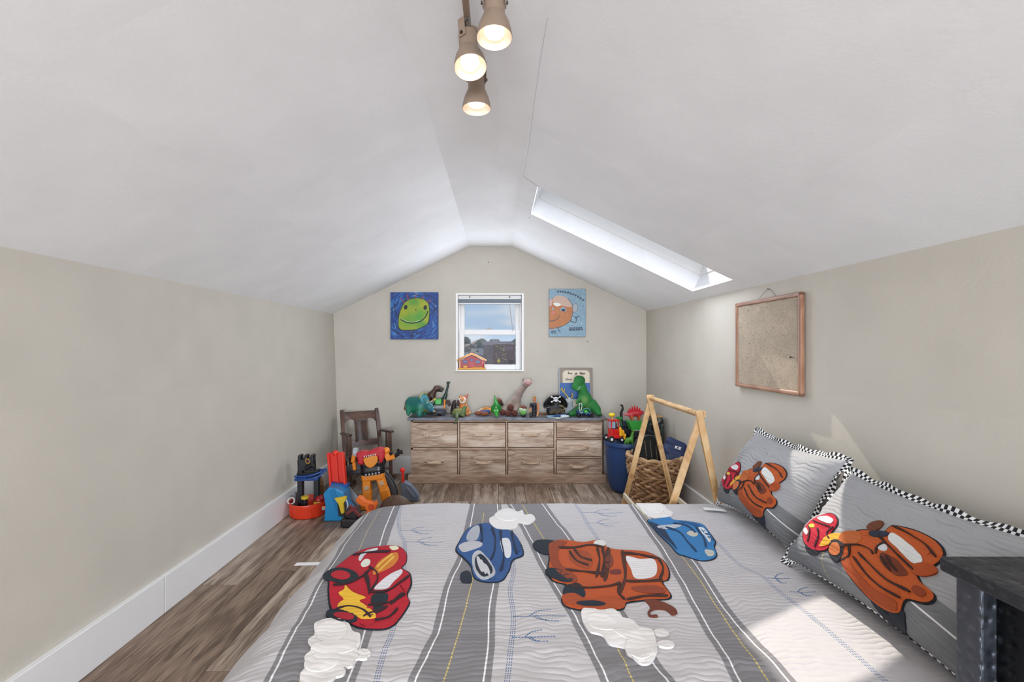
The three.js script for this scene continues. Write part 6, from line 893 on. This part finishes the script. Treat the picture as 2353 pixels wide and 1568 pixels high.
{ // stunt tower
  const t = thing('toy_track_tower', 'blue toy track tower with yellow slide and tall red chute', 'toy playset', [-1.105, 0, -3.25], 0), B = mat(0x1f7fb3, 0.35), R = mat(0xd8301f, 0.35), K = mat(0x1a1c22, 0.5);
  part('base', extr(shape([[-0.105, 0.001], [0.10, 0.001], [0.108, 0.03], [0.07, 0.065], [0.045, 0.10], [0.03, 0.20], [-0.02, 0.225], [-0.075, 0.23], [-0.11, 0.19], [-0.095, 0.10]]), 0.12, 0.008, [0, 0, -0.06]), B, t); part('ridge', beam([-0.045, 0.22, 0.068], [0.0, 0.075, 0.068], 0.028, 0.018), mat(0x1b73a6, 0.35), t);
  part('opening', extr(shape([[0.0, 0.04], [0.05, 0.03], [0.066, 0.06], [0.036, 0.165], [-0.012, 0.155]]), 0.012, 0.002, [0, 0, 0.066]), K, t); part('slide', extr(shape([[-0.02, 0.168], [0.055, 0.182], [0.06, 0.166], [0.040, 0.13], [0.046, 0.07], [0.028, 0.062], [0.008, 0.13]]), 0.02, 0.004, [0, 0, 0.08]), mat(0xd9b92c, 0.35), t, 'yellow slide'); part('slide_rail', tube([[0.052, 0.16, 0.088], [0.066, 0.13, 0.088], [0.06, 0.08, 0.085]], 0.005, 12, 6), mat(0xb9c6d6, 0.3), t);
  part('chute', merge([box(0.10, 0.24, 0.012, [-0.055, 0.325, -0.07], [-0.05, 0, 0.10]), box(0.014, 0.25, 0.04, [-0.107, 0.32, -0.055], [-0.05, 0, 0.10]), box(0.014, 0.235, 0.04, [-0.005, 0.328, -0.055], [-0.05, 0, 0.10]), box(0.012, 0.23, 0.03, [-0.056, 0.325, -0.06], [-0.05, 0, 0.10]), ball(0.022, [-0.072, 0.44, -0.068])]), R, t, 'tall red chute'); part('chute_shoe', merge([box(0.12, 0.02, 0.06, [-0.03, 0.222, -0.05], [0, 0, -0.12]), rod([-0.08, 0.15, -0.08], [-0.08, 0.23, -0.07], 0.02)]), mat(0x1c4f94, 0.4), t);
  part('label_plate', box(0.03, 0.022, 0.02, [-0.115, 0.078, 0.03]), mat(0x8b9096, 0.4), t); part('label_stripe', box(0.03, 0.008, 0.021, [-0.115, 0.088, 0.031]), mat(0xd9824a, 0.4), t);
  const a = thing('toy_track_arch', 'dark grey curved toy track arching behind the robot', 'toy track', [-1.085, 0, -3.635], 0.05);
  const arc = (r0, r1) => { const p = []; for (let i = 0; i <= 24; i++) { const b = Math.PI * i / 24; p.push([Math.cos(b) * r1, Math.sin(b) * r1]); } for (let i = 24; i >= 0; i--) { const b = Math.PI * i / 24; p.push([Math.cos(b) * r0, Math.sin(b) * r0]); } return shape(p); };
  part('track', extr(arc(0.215, 0.255), 0.06, 0.004, [0, 0.002, -0.03]), mat(0x3f4144, 0.5), a); part('track_edge', merge([extr(arc(0.25, 0.285), 0.01, 0.002, [0, 0.002, -0.036]), extr(arc(0.25, 0.285), 0.01, 0.002, [0, 0.002, 0.026])]), mat(0x55585c, 0.45), a);
  const r = thing('toy_ramp', 'grey and navy toy ramp leaning behind the blue tower', 'toy ramp', [-1.12, 0, -3.43], 0.1);
  part('plank', box(0.05, 0.22, 0.016, [0.02, 0.125, 0.03], [-0.25, 0, 0.75]), mat(0x86898d, 0.45), r); part('support', merge([box(0.12, 0.05, 0.06, [-0.02, 0.026, 0]), box(0.06, 0.13, 0.05, [-0.055, 0.10, 0.0], [0, 0, 0.1]), box(0.07, 0.04, 0.05, [-0.035, 0.17, 0.0], [0, 0, -0.4])]), mat(0x1b2c50, 0.45), r);
  const s = thing('toy_barrel', 'small brown toy barrel between red castle and arch', 'toy barrel', [-1.375, 0, -3.52]);
  part('staves', lathe([[0.001, 0.001], [0.028, 0.001], [0.034, 0.05], [0.036, 0.10], [0.034, 0.16], [0.028, 0.205], [0.001, 0.205]], 20), mat(0x6d4a26, 0.6), s); for (const y of [0.04, 0.16]) part('hoop', xf(new THREE.TorusGeometry(0.0345, 0.003, 6, 24), [0, y, 0], [Math.PI / 2, 0, 0]), mat(0x8a6a2c, 0.5), s);
}
{ // robot
  const t = thing('toy_robot', 'orange, red and black toy robot with a toothed red chest', 'toy robot', [-0.945, 0, -3.46], 0.05), O = mat(0xe2841c, 0.35), R = mat(0xb81c2a, 0.35), K = mat(0x17181b, 0.3), G = mat(0xa9adb0, 0.4);
  part('leg', merge([box(0.062, 0.105, 0.06, [-0.045, 0.178, 0], [0, 0, 0], 0.010), box(0.066, 0.10, 0.066, [-0.042, 0.085, 0], [0, 0, 0], 0.012), box(0.074, 0.04, 0.11, [-0.042, 0.022, 0.02], [0, 0, 0], 0.012)]), O, t); part('leg', merge([box(0.058, 0.10, 0.06, [0.066, 0.182, 0], [0, 0, 0.3], 0.010), box(0.066, 0.09, 0.066, [0.09, 0.10, 0], [0, 0, 0.25], 0.012), box(0.06, 0.06, 0.06, [0.112, 0.045, 0.0], [0, 0, 0.5], 0.012), box(0.074, 0.03, 0.10, [0.115, 0.016, 0.02], [0, 0, 0], 0.01)]), O, t);
  part('knee_plate', merge([box(0.036, 0.034, 0.01, [-0.042, 0.155, 0.031]), box(0.036, 0.034, 0.01, [0.066, 0.19, 0.031], [0, 0, 0.3])]), mat(0xc2a07a, 0.5), t); part('hip', box(0.165, 0.05, 0.07, [0.0, 0.232, 0], [0, 0, 0.10], 0.014), O, t);
  part('torso', blob([[-0.05, 0.275, 0, 0.045, 0.045, 0.285, 0, 0.045, 0x16171a], [-0.055, 0.325, 0, 0.042, 0.055, 0.345, 0, 0.042, 0x1b1c20]], 0.02, 32), vmat(0.25), t); part('rib', merge([-2, -1, 0, 1, 2].map(i => ball(0.011, [i * 0.024 + 0.004, 0.262 + i * 0.004, 0.043], [0.8, 1, 0.6]))), mat(0x8d9499, 0.3, { metalness: 0.4 }), t);
  part('chest', extr(shape([[-0.118, 0.415], [-0.08, 0.43], [-0.03, 0.425], [0.0, 0.44], [0.05, 0.452], [0.09, 0.44], [0.095, 0.40], [0.075, 0.345], [0.055, 0.34], [0.045, 0.39], [0.01, 0.402], [-0.035, 0.395], [-0.055, 0.38], [-0.062, 0.33], [-0.10, 0.335], [-0.108, 0.38]]), 0.07, 0.012, [0, 0, -0.03]), R, t, 'red toothed chest'); part('tongue', extr(shape([[-0.06, 0.375], [-0.03, 0.39], [0.035, 0.40], [0.045, 0.37], [0.025, 0.33], [-0.01, 0.31], [-0.04, 0.325]], 4), 0.02, 0.005, [0, 0, 0.03]), mat(0xd9851f, 0.4), t); part('tooth', merge([-2, -1, 0, 1, 2, 3].map(i => cyl(0.006, 0.0008, 0.016, [-0.02 + i * 0.016, 0.398 + i * 0.003, 0.056], [0, 0, 0], 8))), mat(0xe9e6df, 0.4), t);
  part('arm', merge([box(0.03, 0.07, 0.05, [-0.142, 0.375, 0], [0, 0, -0.2], 0.01), box(0.026, 0.06, 0.04, [-0.135, 0.315, 0.01], [0, 0, 0.1], 0.01)]), O, t); part('shoulder', merge([cyl(0.034, 0.034, 0.03, [-0.128, 0.415, 0], [0, 0, Math.PI / 2])]), G, t); part('arm', merge([ball(0.026, [0.098, 0.425, 0]), beam([0.09, 0.42, 0], [0.115, 0.36, 0.005], 0.034, 0.034), beam([0.10, 0.362, 0.005], [0.165, 0.385, 0.01], 0.030, 0.030)]), O, t);
  part('claw', merge([rod([0.16, 0.383, 0.01], [0.19, 0.405, 0.01], 0.013, 0.018), ...[[0.19, 0.44], [0.215, 0.43], [0.222, 0.41], [0.18, 0.435]].map(p => tube([[0.188, 0.405, 0.01], [(0.188 + p[0]) / 2 + 0.004, (0.405 + p[1]) / 2, 0.012], [p[0], p[1], 0.014]], 0.007, 8, 6))]), K, t);
}
{
  const t = thing('toy_claw', 'orange toy claw arm on a dark base behind the quilt', 'toy', [-0.925, 0, -3.10], 0);
  part('base', merge([box(0.20, 0.06, 0.09, [-0.03, 0.031, 0], [0, 0, 0], 0.015), box(0.09, 0.07, 0.06, [-0.06, 0.085, 0], [0, 0, -0.4], 0.012)]), mat(0x1f1a1c, 0.45), t); part('bracket', merge([beam([-0.07, 0.15, 0.03], [0.0, 0.08, 0.035], 0.02, 0.015), beam([-0.02, 0.14, 0.03], [-0.09, 0.095, 0.035], 0.02, 0.015)]), mat(0x6d1f1f, 0.4), t);
  part('arm', extr(shape([[-0.03, 0.185], [-0.012, 0.21], [0.008, 0.205], [0.03, 0.182], [0.085, 0.165], [0.105, 0.175], [0.112, 0.155], [0.098, 0.115], [0.10, 0.08], [0.07, 0.062], [0.03, 0.07], [0.045, 0.11], [0.03, 0.14], [0.0, 0.15], [-0.02, 0.165]]), 0.03, 0.006, [0, 0, 0.0]), mat(0xe06a1c, 0.35), t, 'orange arm'); part('pivot', merge([cyl(0.012, 0.012, 0.012, [0.076, 0.14, 0.038], [Math.PI / 2, 0, 0]), xf(new THREE.TorusGeometry(0.018, 0.003, 8, 20), [0.076, 0.14, 0.038])]), mat(0xc94a17, 0.4), t);
  const h = thing('brown_shell', 'flat brown domed toy shell lying near the lever', 'toy', [-0.745, 0, -3.325], 0.1);
  part('shell', xf(new THREE.SphereGeometry(1, 28, 12, 0, Math.PI * 2, 0, Math.PI / 2), [0, 0.001, 0], [0, 0, 0], [0.125, 0.135, 0.07]), mat(0x5b4332, 0.5), h); part('seam', xf(new THREE.TorusGeometry(1, 0.012, 6, 30, Math.PI), [0.0, 0.001, 0], [0, 1.1, 0], [0.082, 0.136, 0.06]), mat(0x35261c, 0.6), h); part('fringe', merge([0, 1, 2, 3].map(i => box(0.03, 0.02, 0.03, [0.07 + i * 0.018, 0.05 - i * 0.012, 0.05 - i * 0.008], [0, 0, -0.4]))), mat(0x6a4a33, 0.6), h);
  const l = thing('toy_lever', 'grey toy launcher with an upright red lever near the dresser', 'toy', [-0.69, 0, -3.62], 0);
  const k = 3.62 / F, L = (px, py) => [(px - VX) * k + 0.69, EYE - (py - VY) * k];
  part('housing', extr(shape([L(922, 1112), L(931, 1105), L(945, 1113), L(957, 1128), L(963, 1138), [L(963, 1150)[0], 0.001], [L(924, 1150)[0], 0.001]]), 0.05, 0.006, [0, 0, -0.025]), mat(0x667080, 0.4), l); part('housing_rib', beam([L(935, 1116)[0], L(935, 1116)[1], 0.033], [L(955, 1140)[0], L(955, 1140)[1], 0.033], 0.014, 0.01), mat(0x76808e, 0.4), l);
  part('lever', merge([beam([L(927, 1112)[0], L(927, 1112)[1], 0], [L(925, 1086)[0], L(925, 1086)[1], 0], 0.018, 0.014), ball(0.019, [L(925, 1081)[0], L(925, 1081)[1], 0], [1, 1.1, 0.8])]), mat(0xd8241c, 0.3), l, 'red lever');
}
ready(scene);
renderer.render(scene, camera);
